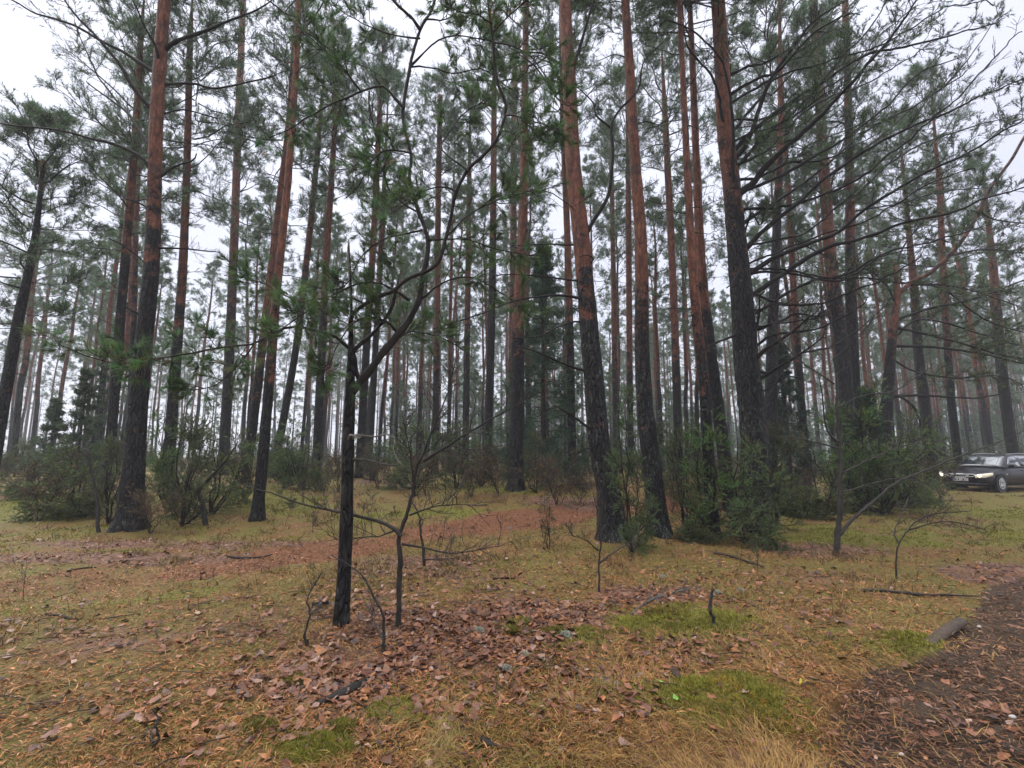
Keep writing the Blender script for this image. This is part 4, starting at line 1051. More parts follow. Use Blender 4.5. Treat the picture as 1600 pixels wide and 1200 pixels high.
def spruce(seed, H, Rm, col=(.03, .058, .034), n=46):
    rng = np.random.default_rng(seed); mb = MB()
    P, L, t = limbs(rng, H * .08, H * .97, n, lambda t: Rm * (1.02 - t) ** .9, .06, -.35, .5, sag=-.05, order=1.0)
    mb.tubes(P, .014 * np.linspace(1, .3, 7)[None] * np.ones((n, 1)), 4, (.03, .024, .02))
    Qb = spray(mb, None, P, rng, 8, L * .36 + .06, .005, 0, .15, -.25, None, lat=.9, fwd=.5, flat=.2)
    for PP, LL in ((Qb, np.repeat(L, 8) * .14 + .05), (P, L * .25)):
        spray(mb, mb, PP, rng, 5, LL, .004, 4, .1, -.35, dict(k=14, ln=.045, w=.016, col=col, ang=(.4, 1.2), var=.4), .15, twigs=False)
    tr = MB(); z = np.linspace(-.05, H, 14); q = np.stack([z * 0, z * 0, z], 1)
    tr.tubes(q, np.linspace(.012 * H + .01, .01, 14), 8, (.045, .035, .03))
    return tr, mb

JUN2 = JUN
JP = [juniper(200 + i, h, s, st, d, c).mesh('foliage', LEAF) for i, (h, s, st, d, c) in enumerate([
    (2.0, .75, 4, 1.3, JUN), (1.6, .9, 5, 1.1, (.10, .14, .05)), (2.3, .55, 3, 1.4, (.085, .125, .046)), (1.1, .6, 4, 1.2, (.11, .125, .048)), (1.9, .8, 4, 1.0, (.095, .11, .05)), (1.3, .9, 3, .7, (.10, .12, .055)), (2.6, .5, 2, 1.0, (.08, .125, .05)), (.8, .7, 5, .9, (.11, .12, .05)), (1.7, .6, 2, .6, (.10, .10, .05))])]
JH = [2.0, 1.6, 2.3, 1.1, 1.9, 1.3, 2.6, .8, 1.7]
JF = [juniper(260 + i, h, sp_, st, 1.0, c, .06, .02, 9, .3, 2).mesh('foliage', LEAF) for i, (h, sp_, st, c) in enumerate([(2.0, .9, 4, JUN), (1.4, 1.0, 5, (.10, .125, .055)), (2.8, .6, 2, (.075, .12, .05)), (1.0, .9, 5, (.11, .115, .05)), (2.2, .7, 3, (.09, .115, .055)), (1.7, .8, 2, (.10, .105, .05))])]
JUNS = []
def put_juniper(label, px, py, hpx, i, Yd=None, wide=1.0, group=None, name='juniper_bush', rz=None):
    p = gp(px, py) if Yd is None else at(px, py, Yd)
    p[2] = float(gz(p[0], p[1]))
    T = thing(name, label, 'bush', p, group)
    o = put('foliage', JP[i], T)
    s = hpx / F * p[1] / JH[i]
    o.scale = (s * wide, s * wide, s); o.rotation_euler.z = (px * .37) % 6.28 if rz is None else rz
    JUNS.append(T); return T
for a in [
    ('bright green juniper growing left of the lichen-crusted pine base', 1112, 838, 190, 0, 9.0, 1.0),
    ('dense juniper covering the foot of the lichen-crusted pine', 1165, 832, 165, 1, 8.7, .95),
    ('low spreading juniper on the right side of the lichen-crusted pine', 1212, 800, 150, 4, 10.2, 1.0),
    ('slim juniper standing between the two big leaning pines', 988, 868, 225, 2, 7.6, .75),
    ('narrow juniper right of the right leaning pine', 1068, 800, 150, 4, 9.6, .8),
    ('sprawling low juniper in front of the slanting pine base', 1085, 840, 60, 3, 9.0, 1.3),
    ('tiny yellow-green pine seedling left of the left leaning pine', 858, 858, 85, 8, 7.8, .7),
    ('broad dark juniper behind the bare sapling at right', 1380, 790, 165, 1, 12.5, 1.0),
    ('tall dark juniper between the crossing red pines and forked pine', 1345, 785, 190, 0, 12.8, 1.0),
    ('low juniper sprawling right of the crossing red pines', 1425, 780, 95, 1, 13.5, 1.1),
    ('small juniper at the left foot of the crossing red pines', 1285, 795, 90, 3, 11.5, 1.1),
    ('low juniper left of the crossing red pines beside mossy ground', 1222, 790, 80, 3, 12, 1.2),
    ('wide juniper hiding the left side of the thick pine base', 110, 785, 115, 1, 10.8, 1.2),
    ('taller juniper just left of the thick left pine', 168, 815, 130, 4, 9.9, 1.0),
    ('leggy juniper clump right of the thick left pine', 285, 822, 160, 4, 9.8, .95),
    ('full juniper behind the crooked sapling, right of the thick left pine', 330, 800, 140, 1, 11, 1.0),
    ('green juniper between the slim pine and the leaning red pair', 255, 780, 130, 0, 12.5, 1.0),
    ('far-left juniper spreading low on the mossy bank', 45, 770, 70, 1, 13, 1.4),
    ('low juniper lying on moss at the left edge', 130, 800, 55, 3, 10.4, 1.6),
    ('juniper clump directly right of the leaning red pair', 445, 745, 100, 0, 15.5, 1.1),
    ('smaller juniper next to the clump right of the leaning red pair', 475, 750, 80, 1, 15.2, 1.1),
    ('juniper thicket behind the bare grey sapling', 650, 755, 110, 1, 15.5, 1.2),
    ('brownish open juniper right of the bare grey sapling', 712, 752, 95, 4, 15.2, 1.2),
    ('dim juniper between dark pine and straight red pine', 752, 745, 85, 0, 17, 1.2),
    ('juniper growing at the right foot of the straight red pine', 838, 770, 90, 4, 14, .8),
    ('small juniper in the gap right of the two leaning pines', 1050, 760, 90, 2, 13.5, 1.0),
]: put_juniper(*a)

def put_spruce(label, px, py, hpx, Rm, Yd, seed, col=(.024, .046, .026), n=46, name='spruce_tree'):
    p = at(px, py, Yd); p[2] = float(gz(p[0], p[1]))
    T = thing(name, label, 'tree', p)
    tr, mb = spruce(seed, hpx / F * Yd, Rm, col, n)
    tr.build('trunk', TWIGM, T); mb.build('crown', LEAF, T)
    return T
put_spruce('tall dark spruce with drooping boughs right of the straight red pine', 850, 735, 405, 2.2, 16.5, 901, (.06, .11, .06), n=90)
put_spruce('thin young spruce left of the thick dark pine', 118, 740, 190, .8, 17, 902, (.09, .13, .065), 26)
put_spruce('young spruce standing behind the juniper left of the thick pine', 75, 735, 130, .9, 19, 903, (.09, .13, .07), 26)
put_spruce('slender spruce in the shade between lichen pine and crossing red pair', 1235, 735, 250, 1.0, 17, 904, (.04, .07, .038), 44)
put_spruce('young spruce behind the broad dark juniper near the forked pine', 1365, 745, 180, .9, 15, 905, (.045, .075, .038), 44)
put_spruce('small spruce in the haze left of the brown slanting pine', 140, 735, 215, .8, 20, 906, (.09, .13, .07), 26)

# ------------------------------------------------------------------ far rows of pines
ORD = ['first', 'second', 'third', 'fourth', 'fifth', 'sixth', 'seventh', 'eighth', 'ninth', 'tenth', 'eleventh', 'twelfth', 'thirteenth', 'fourteenth', 'fifteenth', 'sixteenth', 'seventeenth', 'eighteenth', 'nineteenth', 'twentieth',
       'twenty-first', 'twenty-second', 'twenty-third', 'twenty-fourth', 'twenty-fifth', 'twenty-sixth', 'twenty-seventh', 'twenty-eighth', 'twenty-ninth', 'thirtieth', 'thirty-first', 'thirty-second', 'thirty-third', 'thirty-fourth', 'thirty-fifth']
MARKS = [(-500, 'left edge'), (212, 'thick left pine'), (412, 'leaning red pair'), (545, 'young forked pine'), (670, 'bare grey sapling'), (806, 'straight red pine'), (935, 'left leaning pine'), (1012, 'right leaning pine'), (1175, 'lichen pine'), (1322, 'crossing red pair'), (1440, 'misty wide pine'), (2200, 'right edge')]
def far_pines():
    rng = np.random.default_rng(77)
    protos = []
    for i in range(6):
        H = [21, 19, 22, 20, 18, 23][i]; zc = [9.5, 8.5, 11, 9.5, 8, 11.5][i]
        tm = MB(); z = np.linspace(-.1, H, 16)
        bx = np.cumsum(rng.normal(0, .05, 16)); by = np.cumsum(rng.normal(0, .05, 16)); bx -= bx[0]; by -= by[0]
        q = np.stack([bx, by, z], 1); r = np.interp(z, [0, .5, H * .6, H], [.19, .155, .115, .03])
        tm.tubes(q, r, 10, (0, 0, 0)); up = np.clip((z - 4.0) / 4.0, 0, 1)
        tm.C[-1][:] = np.stack([np.repeat(up, 10), np.full(160, .3), np.zeros(160), np.ones(160)], 1)
        k = int(zc / H * 16)
        cm = pine_crown(300 + i, zc, H, [2.6, 2.4, 2.8, 2.5, 2.7, 2.5][i], 34, 9, .15, .019, 9, 11, dead=16, zdead=(3, zc))
        V = cm.V
        for v in V: v[:, 0] += np.interp(v[:, 2], z, bx); v[:, 1] += np.interp(v[:, 2], z, by)
        protos.append((tm.mesh('trunk', BARK), cm.mesh('crown', LEAF), H))
    pts = [tuple(o.location[:2]) for o in COL.objects if o.parent is None and o.get('category') == 'tree']
    car = (21.0, 21.5)
    n = 0; res = []; tries = 0
    while n < 205 and tries < 20000:
        tries += 1
        y = 20 + 62 * rng.uniform() ** .8; x = rng.uniform(-1.15, 1.2) * y
        left = x < -.28 * y
        if left and rng.uniform() < .45: continue
        if math.hypot(x - car[0], y - car[1]) < 5.5 or (x > y * .75 and y < 27): continue
        dmin = 2.0 + .012 * y
        if any((x - a) ** 2 + (y - b) ** 2 < dmin ** 2 for a, b in pts): continue
        px = 800 + F * x / y
        if px < -60 or px > 1660: continue
        pts.append((x, y)); res.append((px, x, y)); n += 1
    res.sort()
    buckets = {}
    for px, x, y in res:
        gi = max(i for i, (m, _) in enumerate(MARKS) if px >= m)
        dist = 'mid-distance' if y < 34 else 'hazy far' if y < 56 else 'faint misty'
        buckets.setdefault((gi, dist), []).append((px, x, y))
    for (gi, dist), L in buckets.items():
        for k, (px, x, y) in enumerate(L):
            lab = f'{ORD[k]} from left of the {dist} pines between {MARKS[gi][1]} and {MARKS[gi + 1][1]}'
            z = float(gz(x, y)); T = thing('far_pine', lab, 'tree', (x, y, z), 'far rows of pines')
            tmesh, cmesh, H = protos[int(rng.integers(6))]
            put('trunk', tmesh, T); put('crown', cmesh, T)
            s = rng.uniform(.82, 1.1); wd = s * rng.uniform(.8, 1.15)
            T.scale = (wd, wd, s); T.rotation_euler = (rng.normal(0, .022), rng.normal(0, .022), rng.uniform(0, 6.28))
far_pines()

def far_forest():
    rng = np.random.default_rng(78); mb = MB()
    lows = []
    for i in range(3):
        c = pine_crown(400 + i, 7.5 + i, 20 + i, 2.7, 16, 6, .3, .06, 5, 5)
        z = np.linspace(-.2, 19 + i, 6); c.tubes(np.stack([z * 0, z * 0, z], 1), np.linspace(.19, .05, 6), 6, (.085, .045, .033))
        lows.append(c.arrays())
    n = 0
    while n < 330:
        y = rng.uniform(78, 150); x = rng.uniform(-1.15, 1.15) * y
        if x < -.25 * y and rng.uniform() < .72: continue
        V, C, T, Qd = lows[n % 3]
        a = rng.uniform(0, 6.28); s = rng.uniform(.85, 1.12)
        W = np.stack([V[:, 0] * math.cos(a) - V[:, 1] * math.sin(a), V[:, 0] * math.sin(a) + V[:, 1] * math.cos(a), V[:, 2]], 1) * s + [x, y, float(gz(x, y))]
        mb.add(W, T, Qd, C[:, :3]); n += 1
    young = []
    for i in range(3):
        c = pine_crown(440 + i, .6, 6.5 + i, 1.5, 20, 9, .16, .04, 5, 5, rl=.02)
        z = np.linspace(-.2, 6.3 + i, 5); c.tubes(np.stack([z * 0, z * 0, z], 1), np.linspace(.06, .02, 5), 5, (.06, .045, .04))
        young.append(c.arrays())
    n = 0
    while n < 330:
        y = rng.uniform(40, 100); x = rng.uniform(-1.15, 1.15) * y
        if x < -.25 * y and rng.uniform() < .8: continue
        V, C, T, Qd = young[n % 3]
        a = rng.uniform(0, 6.28); s = rng.uniform(.35, 1.25)
        W = np.stack([V[:, 0] * math.cos(a) - V[:, 1] * math.sin(a), V[:, 0] * math.sin(a) + V[:, 1] * math.cos(a), V[:, 2]], 1) * s + [x, y, float(gz(x, y))]
        mb.add(W, T, Qd, C[:, :3]); n += 1
    stuff('far_forest', mb, LEAF)
far_forest()

def leafless():
    rng = np.random.default_rng(81); protos = []
    for i in range(4):
        mb = MB(); n = 7; s = np.linspace(0, 1, 7); a = rng.uniform(0, 6.28, n); H = rng.uniform(.8, 1.5, n)
        P = np.zeros((n, 7, 3)); P[:, :, 0] = (np.cos(a) * .5)[:, None] * s ** 1.2; P[:, :, 1] = (np.sin(a) * .5)[:, None] * s ** 1.2; P[:, :, 2] = H[:, None] * s - .03
        P[:, 1:] += np.cumsum(rng.normal(0, .03, (n, 6, 3)), 1)
        mb.tubes(P, .009 * np.linspace(1, .4, 7)[None] * np.ones((n, 1)), 4, (.05, .036, .03))
        Q = spray(mb, None, P, rng, 9, .5, .006, 0, .2, .3, None, wood=(.06, .042, .034))
        spray(mb, mb, Q, rng, 4, .22, .0045, 3, .2, .2, dict(k=5, ln=.04, w=.02, col=(.12, .09, .035), keep=.35), .1, wood=(.065, .045, .036))
        protos.append(mb.mesh('twigs', TWIGM))
    spots = [(590, 765, 'left of the bare grey sapling'), (665, 775, 'directly behind the bare grey sapling'), (735, 778, 'right of the bare grey sapling, beside moss'), (870, 790, 'under the dark spruce'), (905, 790, 'beside the left leaning pine'), (385, 790, 'at the foot of the leaning red pair'), (530, 770, 'behind the young forked pine'),
             (1050, 800, 'between right leaning pine and lichen pine'), (1245, 790, 'between lichen pine and crossing red pair'), (1470, 785, 'in front of the misty wide pine'), (60, 815, 'on the mossy bank at far left'), (235, 835, 'right of the thick left pine base'), (780, 775, 'left of the straight red pine base'), (300, 770, 'behind the leggy juniper clump'), (1180, 770, 'behind the lichen pine'), (1415, 790, 'right of the low sprawling juniper')]
    for k, (px, py, wh) in enumerate(spots):
        p = gp(px, py); T = thing('leafless_shrub', 'brown twiggy leafless shrub ' + wh, 'shrub', p, 'leafless shrubs of the understory')
        o = put('twigs', protos[k % 4], T); sc_ = rng.uniform(.5, 1.0); o.scale = (sc_ * 1.2, sc_ * 1.2, sc_); o.rotation_euler.z = k * 1.1
leafless()

def far_bushes():
    rng = np.random.default_rng(79); res = []
    while len(res) < 130:
        y = 17 + 38 * rng.uniform() ** .9; x = rng.uniform(-1.1, 1.15) * y; px = 800 + F * x / y
        if (x > y * .78 and y < 27) or px < -40 or px > 1640 or (abs(px - 850) < 50 and y < 19): continue
        res.append((px, x, y))
    res.sort(); bk = {}
    for px, x, y in res:
        gi = max(i for i, (m, _) in enumerate(MARKS) if px >= m)
        bk.setdefault((gi, 'nearer' if y < 30 else 'hazy far'), []).append((px, x, y))
    for (gi, d), L in bk.items():
        for k, (px, x, y) in enumerate(L):
            T = thing('juniper_bush', f'{ORD[k]} from left of {d} understory junipers between {MARKS[gi][1]} and {MARKS[gi + 1][1]}', 'bush', (x, y, float(gz(x, y))), 'junipers of the forest understory')
            i = int(rng.integers(6)); o = put('foliage', JF[i], T); s = rng.uniform(.55, 1.4); ws = rng.uniform(.8, 1.6)
            o.scale = (s * ws, s * ws, s); o.rotation_euler.z = rng.uniform(0, 6.28)
far_bushes()

# ------------------------------------------------------------------ small things on the ground
PALE = mat_col('reindeer_lichen', .8, .2)
LOGM = mat_col('log_bark', .75, .3, 22)
def lichen(px, py, r, seed, label):
    rng = np.random.default_rng(seed); p = gp(px, py); mb = MB(); n = 150
    C = np.stack([rng.normal(0, r * .4, n), rng.normal(0, r * .4, n), np.zeros(n)], 1); C[:, 2] = np.maximum(0, r * .5 - np.hypot(C[:, 0], C[:, 1]) * .5)
    tufts(mb, C, nrm(rng.normal(0, .6, (n, 3)) + [0, 0, 1]), 12, r * .38, r * .09, rng, (.1, 1.3), .01, (.36, .37, .30), .25, .05)
    o = mb.build('lichen_clump', PALE); o.location = p; tag(o, label, 'lichen', 'pale lichen clumps')
for k, a in enumerate([(1035, 903, .05, 'pale lichen clump topmost, below the right leaning pine'), (884, 996, .06, 'pale lichen clump beside bright moss in the middle foreground'), (1122, 930, .055, 'pale lichen clump just left of the upright stub stick top'),
                       (1158, 925, .05, 'rightmost pale lichen clump, right of the upright stub stick'), (790, 1048, .045, 'pale lichen clump lowest, in the leaves below the bare sapling'), (748, 987, .045, 'pale lichen clump in leaf litter right of the bare sapling'), (820, 1025, .035, 'tiny pale lichen between moss and the lowest lichen clump')]):
    lichen(a[0], a[1], a[2], 950 + k, a[3])

def moss_cushion(px, py, r, seed, label, col):
    rng = np.random.default_rng(seed); p = gp(px, py); mb = MB()
    n = 420
    a = rng.uniform(0, 6.28, n); q = r * rng.uniform(0, 1, n) ** .5 * (1 + .25 * np.sin(a * 3 + seed))
    edge = .45 + 1.1 * fbm(np.cos(a) * 1.6 + seed, np.sin(a) * 1.6 + 9, seed); q = q * edge * 1.25
    h = r * .12 * np.clip(1 - (q / r / 1.5) ** 2, .1, 1) * (.7 + .6 * vn(np.cos(a) * q * 25 + 50, np.sin(a) * q * 25 + 50, seed))
    C = np.stack([np.cos(a) * q, np.sin(a) * q, h], 1)
    tufts(mb, C, nrm(np.stack([np.cos(a) * q / r, np.sin(a) * q / r, np.ones(n)], 1) + rng.normal(0, .3, (n, 3))), 9, .026, .004, rng, (.2, 1.2), .015, tuple(np.array(col) * [1.2, .9, 1]), .45, .25)
    tufts(mb, C * [1, 1, .5], nrm(rng.normal(0, 1, (n, 3)) + [0, 0, .5]), 4, .03, .006, rng, (.2, 1.5), .01, tuple(np.array(col) * .35), .3)
    o = mb.build('moss_cushion', GRASS); o.location = p; tag(o, label, 'moss', 'moss cushions')
for k, a in enumerate([(498, 1170, .085, 'vivid green moss cushion at the bottom left of centre', (.16, .21, .02)), (808, 988, .07, 'dark-edged moss cushion left of the pale lichen clump', (.12, .14, .02)), (865, 988, .08, 'yellow-green moss cushion touching the pale lichen clump', (.14, .16, .022)),
                       (1055, 962, .16, 'broad mossy hummock left of the upright stub stick', (.14, .14, .022)), (1155, 1085, .17, 'large yellow-green moss mat at lower right of centre', (.22, .22, .03)), (1120, 1120, .14, 'moss mat in front of the large yellow-green one', (.2, .2, .028)), (1195, 1130, .13, 'moss mat at the edge of the bare dirt', (.18, .18, .026)),
                       (455, 1068, .06, 'small dull moss cushion among brown leaves left of centre', (.11, .13, .02)), (535, 1138, .05, 'small bright moss tuft above the vivid green cushion', (.15, .18, .025)), (1420, 1000, .13, 'moss patch left of the short log', (.17, .18, .028)), (470, 1192, .06, 'bright moss cushion cut by the bottom edge', (.15, .2, .02)), (400, 1140, .06, 'moss cushion low at left among needles', (.12, .14, .02))]):
    moss_cushion(a[0], a[1], a[2], 970 + k, a[3], a[4])

def stick(name, label, cat, path, w, col, seed, lift=.03, sub=0, rough=.12, mat=TWIGM, sides=10, knob=0):
    rng = np.random.default_rng(seed)
    P = np.array([gp(a, b) for a, b in path]); P[:, 2] += lift
    n = max(10, int(np.linalg.norm(np.diff(P, axis=0), axis=1).sum() / .04))
    Q, u = resample(P, n)
    R = np.interp(u, np.linspace(0, 1, len(w)), w) * (1 + rough * rng.normal(0, .6, n))
    mb = MB(); Pc = P.mean(0); mb.tubes(Q, R, sides, col, rough=barkrough(seed, .3))
    # near cap
    mb.add(np.vstack([Q[0][None], mb.V[-1][:sides]]), [(0, i + 2 if i + 2 <= sides else 1, i + 1) for i in range(sides)], None, tuple(np.array(col) * 2.2))
    if sub: spray(mb, None, Q[None], rng, sub, .25, .0035, 3, .2, .2, None, .1, wood=col)
    o = mb.build(name, mat, None, Pc); tag(o, label, cat); return o
lg = stick('short_log', 'short mossy cut log lying at the edge of the dirt at right', 'log', [(1450, 1012), (1475, 993), (1502, 975)], [.04, .047, .042], (.07, .05, .036), 21, .012, mat=LOGM, sides=16, rough=.02)
stick('fallen_branch', 'long thin dark fallen branch lying across grass before the dirt', 'branch', [(1348, 926), (1380, 926), (1430, 932), (1480, 933), (1530, 935)], [.02, .016, .012, .006], (.05, .04, .035), 22, .02, sub=3)
stick('fallen_branch', 'dark fallen branch in grass right of the lichen-crusted pine', 'branch', [(1115, 868), (1140, 872), (1165, 880), (1195, 890)], [.012, .016, .014, .008], (.04, .032, .028), 23, .03, sub=3)
stick('bark_piece', 'black rotten bark slab lying in leaves at lower left', 'bark', [(490, 1107), (520, 1095), (548, 1082), (578, 1062)], [.012, .032, .03, .008], (.016, .013, .012), 24, .012)
stick('fallen_branch', 'grey lichen-covered twig pile between pale lichen clumps', 'branch', [(985, 965), (1005, 948), (1030, 935), (1070, 925), (1095, 922)], [.006, .01, .012, .008], (.09, .085, .075), 25, .02, sub=10)
stick('fallen_branch', 'dead stick in long grass near the bottom centre', 'branch', [(672, 1140), (700, 1142), (735, 1146)], [.006, .008, .006], (.03, .025, .022), 26, .015)
stick('stump_fragment', 'small black rotten wood chunk in grass, bottom centre', 'wood', [(752, 1160), (760, 1165), (772, 1172)], [.014, .02, .012], (.015, .012, .011), 27, .015)
stick('fallen_branch', 'thin dark stick on the grass at far left', 'branch', [(70, 962), (95, 965), (122, 972)], [.008, .008, .004], (.03, .026, .022), 28, .012)
stick('fallen_branch', 'dark curved branch on the left leaf bank', 'branch', [(105, 895), (125, 890), (150, 888)], [.012, .01, .008], (.025, .02, .018), 29, .012, sub=2)
stick('fallen_branch', 'dead stick lying beside the young pine at left', 'branch', [(487, 948), (500, 946), (513, 945)], [.02, .022, .015], (.016, .013, .012), 30, .015)
stick('fallen_branch', 'short black stick lying behind the leaf patch in middle', 'branch', [(770, 907), (788, 906), (806, 906)], [.01, .012, .008], (.02, .016, .014), 31, .015)
stick('rotten_stump', 'dark small rotten stump beside green leaf near bottom centre', 'wood', [(1052, 1052), (1056, 1058), (1062, 1066)], [.02, .026, .02], (.05, .03, .02), 32, .02)
stick('fallen_branch', 'dark dead stick on needles right of the leaf bank', 'branch', [(355, 872), (380, 874), (410, 872), (425, 868)], [.015, .02, .014, .01], (.02, .017, .015), 33, .015)

def single_leaf(px, py, L, col, label, seed, name='leaf'):
    rng = np.random.default_rng(seed); p = gp(px, py); mb = MB()
    leaf_mesh(mb, np.zeros((1, 3)), np.array([L]), rng, np.array([col]), .5, .15)
    s = np.linspace(0, 1, 4); mb.tubes(np.stack([-.5 * L - s * L * .5, s * 0, -s * .02], 1), np.full(4, .0012), 4, tuple(np.array(col) * .8))
    o = mb.build(name, LITTERM); o.location = (p[0], p[1], p[2] + .035); tag(o, label, 'leaf')
single_leaf(1032, 1073, .055, (.16, .36, .05), 'upright fresh green leaf beside the rotten stump', 1)
single_leaf(1056, 1101, .06, (.12, .3, .04), 'fresh green leaf lying below the upright one', 2)
single_leaf(1252, 1075, .05, (.36, .36, .04), 'yellow leaf near the bare dirt edge', 3)
single_leaf(1272, 1072, .06, (.06, .12, .03), 'dark green leaf right of the yellow leaf', 4)
single_leaf(942, 1100, .06, (.30, .11, .045), 'orange-brown leaf in dry grass at bottom centre', 5)
single_leaf(165, 1120, .1, (.30, .15, .07), 'large tan oak leaf at the lower left', 6)
single_leaf(900, 760, .1, (.2, .1, .07), 'brown leaf resting by the dark pine base', 7) if False else None

STONE = mat_plain('pebble_stone', (.36, .33, .31), .6)
for k, (px, py, r, lab) in enumerate([(1279, 1157, .014, 'pale pebble beside the moss mat on dirt'), (1408, 1175, .013, 'pale pebble at the bottom of the dirt'), (1582, 1119, .02, 'pale pebble at the right edge of dirt'), (1283, 1175, .011, 'smaller pale pebble just below the first pale pebble'), (1530, 978, .02, 'whitish chip lying on dirt right of the log')]):
    rng = np.random.default_rng(k); p = gp(px, py); bmv = MB()
    u = np.linspace(0, np.pi, 7); v = np.arange(10) / 10 * 2 * np.pi
    V = np.stack([np.sin(u)[:, None] * np.cos(v), np.sin(u)[:, None] * np.sin(v) * .8, np.cos(u)[:, None] * .55 * np.ones(10)], -1) * r
    V = V * (1 + .12 * rng.normal(0, .6, V.shape[:2] + (1,)))
    q = [(i * 10 + j, (i + 1) * 10 + j, (i + 1) * 10 + (j + 1) % 10, i * 10 + (j + 1) % 10) for i in range(6) for j in range(10)]
    bmv.add(V, None, q); o = bmv.build('pebble', STONE); o.location = (p[0], p[1], p[2] - .035 + r * .3 + .02); tag(o, lab, 'pebble', 'pebbles on the dirt')

# ------------------------------------------------------------------ the car
PAINT = mat_plain('car_paint', (.007, .004, .008), .3, .0, coat=.2, spec=.22)
GLASS = mat_plain('car_glass', (.02, .03, .033), .04, 0, spec=1.0, coat=1.0)
CHROME = mat_plain('chrome', (.8, .8, .83), .35, .35)
BLACK = mat_plain('black_plastic', (.012, .012, .013), .5)
RUBBER = mat_plain('tyre_rubber', (.015, .015, .016), .8)
ALLOY = mat_plain('alloy', (.55, .56, .58), .3, .8)
LAMP = mat_plain('lit_headlamp', (.8, .74, .62), .15, 0, (1, .82, .55), .12)
BULB = mat_plain('lamp_beam', (1, .95, .85), .2, 0, (1, .88, .66), 3)
PLATE = mat_plain('plate_white', (.72, .73, .74), .4)
PBLUE = mat_plain('plate_blue', (.03, .08, .4), .4)
AMBER = mat_plain('side_repeater', (.7, .7, .66), .25)
def build_car():
    p = at(1500, 766, 20.2)
    gx, gy = p[0], p[1]
    a = math.radians(-69)   # direction of the car's width axis (its right to left as seen), facing us
    hd = (-math.cos(a + math.pi / 2), -math.sin(a + math.pi / 2))
    fx, fy = -.93, -.36
    c = (gx + .93 * 2.3 + .1, gy + .36 * 2.3)
    T = thing('parked_car', 'dark purple-black estate car with headlights on, parked at the right edge', 'car', (c[0], c[1], float(gz(c[0], c[1])) + .03))
    T.rotation_euler.z = math.atan2(fy, fx)
    # lower body: loft of stations
    st = [(2.33, .50, .30, .60), (2.27, .70, .22, .685), (2.12, .80, .19, .735), (1.8, .855, .18, .80), (1.4, .87, .18, .86), (1.0, .875, .18, .925), (.5, .88, .18, .945), (-.5, .88, .18, .955), (-1.5, .875, .2, .97), (-2.05, .85, .22, .975), (-2.25, .79, .27, .95), (-2.32, .70, .36, .86)]
    mb = MB(); V = []
    for x, w_, zb_, zt_ in st:
        h = zt_ - zb_
        half = [(0, zb_), (w_ * .8, zb_), (w_ * .96, zb_ + .07), (w_, zb_ + h * .35), (w_ * 1.0, zb_ + h * .62), (w_ * .975, zb_ + h * .82), (w_ * .93, zt_ - .045), (w_ * .84, zt_ - .008), (w_ * .45, zt_ + .02), (0, zt_ + .03)]
        V += [(x, y, z) for y, z in half] + [(x, -y, z) for y, z in half[-2:0:-1]]
    k = 18; V = np.array(V); ns = len(st)
    qd = [(i * k + j, i * k + (j + 1) % k, (i + 1) * k + (j + 1) % k, (i + 1) * k + j) for i in range(ns - 1) for j in range(k)]
    mb.add(V, None, qd)
    def fan(idx, rev):
        c0 = V[idx].mean(0); n0 = len(idx)
        mb.add(np.vstack([c0[None], V[idx]]), [(0, (i + 1) % n0 + 1, i + 1) if not rev else (0, i + 1, (i + 1) % n0 + 1) for i in range(n0)])
    fan(list(range(k)), False); fan(list(range((ns - 1) * k, ns * k)), True)
    body = mb.build('body', PAINT, T)
    sm = body.modifiers.new('sub', 'SUBSURF'); sm.levels = 1; sm.render_levels = 2
    # greenhouse
    gs = [(1.02, .80, .935, .72, .95), (.62, .805, .94, .66, 1.18), (.28, .81, .945, .62, 1.37), (-.05, .815, .95, .605, 1.44), (-.9, .81, .955, .60, 1.465), (-1.6, .80, .96, .575, 1.43), (-1.95, .775, .965, .55, 1.36), (-2.2, .72, .96, .62, 1.02)]
    def sec(x, wb, zb_, wr, zr):
        return [(x, wb, zb_), (x, wb + (wr - wb) * .5 + .015, zb_ + (zr - zb_) * .5), (x, wr + .02, zr - .05 if zr > 1.1 else zr - .01), (x, wr * .85, zr - .012), (x, 0, zr + .012)]
    mb = MB(); V = []
    for g in gs:
        h = sec(*g); V += h + [(q[0], -q[1], q[2]) for q in h[-2::-1]]
    k = 9; V = np.array(V)
    mb.add(V, None, [(i * k + j, i * k + j + 1, (i + 1) * k + j + 1, (i + 1) * k + j) for i in range(len(gs) - 1) for j in range(k - 1)])
    roof = mb.build('roof', PAINT, T)
    # glass: windscreen
    def pane(name, pts, nu, off, m=GLASS, cv=0.0):
        """bilinear patch of 4 corners, pushed out by off along its normal"""
        A, B, C_, D = [np.array(q, float) for q in pts]
        nn = nrm(np.cross(B - A, D - A)); u = np.linspace(0, 1, nu); g = []
        for v in u:
            for s in u:
                g.append((A * (1 - s) + B * s) * (1 - v) + (D * (1 - s) + C_ * s) * v + nn * (off + cv * (1 - (2 * s - 1) ** 2)))
        mb = MB(); n = nu
        mb.add(g, None, [(i * n + j, i * n + j + 1, (i + 1) * n + j + 1, (i + 1) * n + j) for i in range(n - 1) for j in range(n - 1)])
        o = mb.build(name, m, T); sd_ = o.modifiers.new('thick', 'SOLIDIFY'); sd_.thickness = .008; sd_.offset = -1; return o
    pane('windscreen', [(1.0, -.745, .952), (1.0, .745, .952), (.30, .585, 1.37), (.30, -.585, 1.37)], 7, .012, cv=.03)
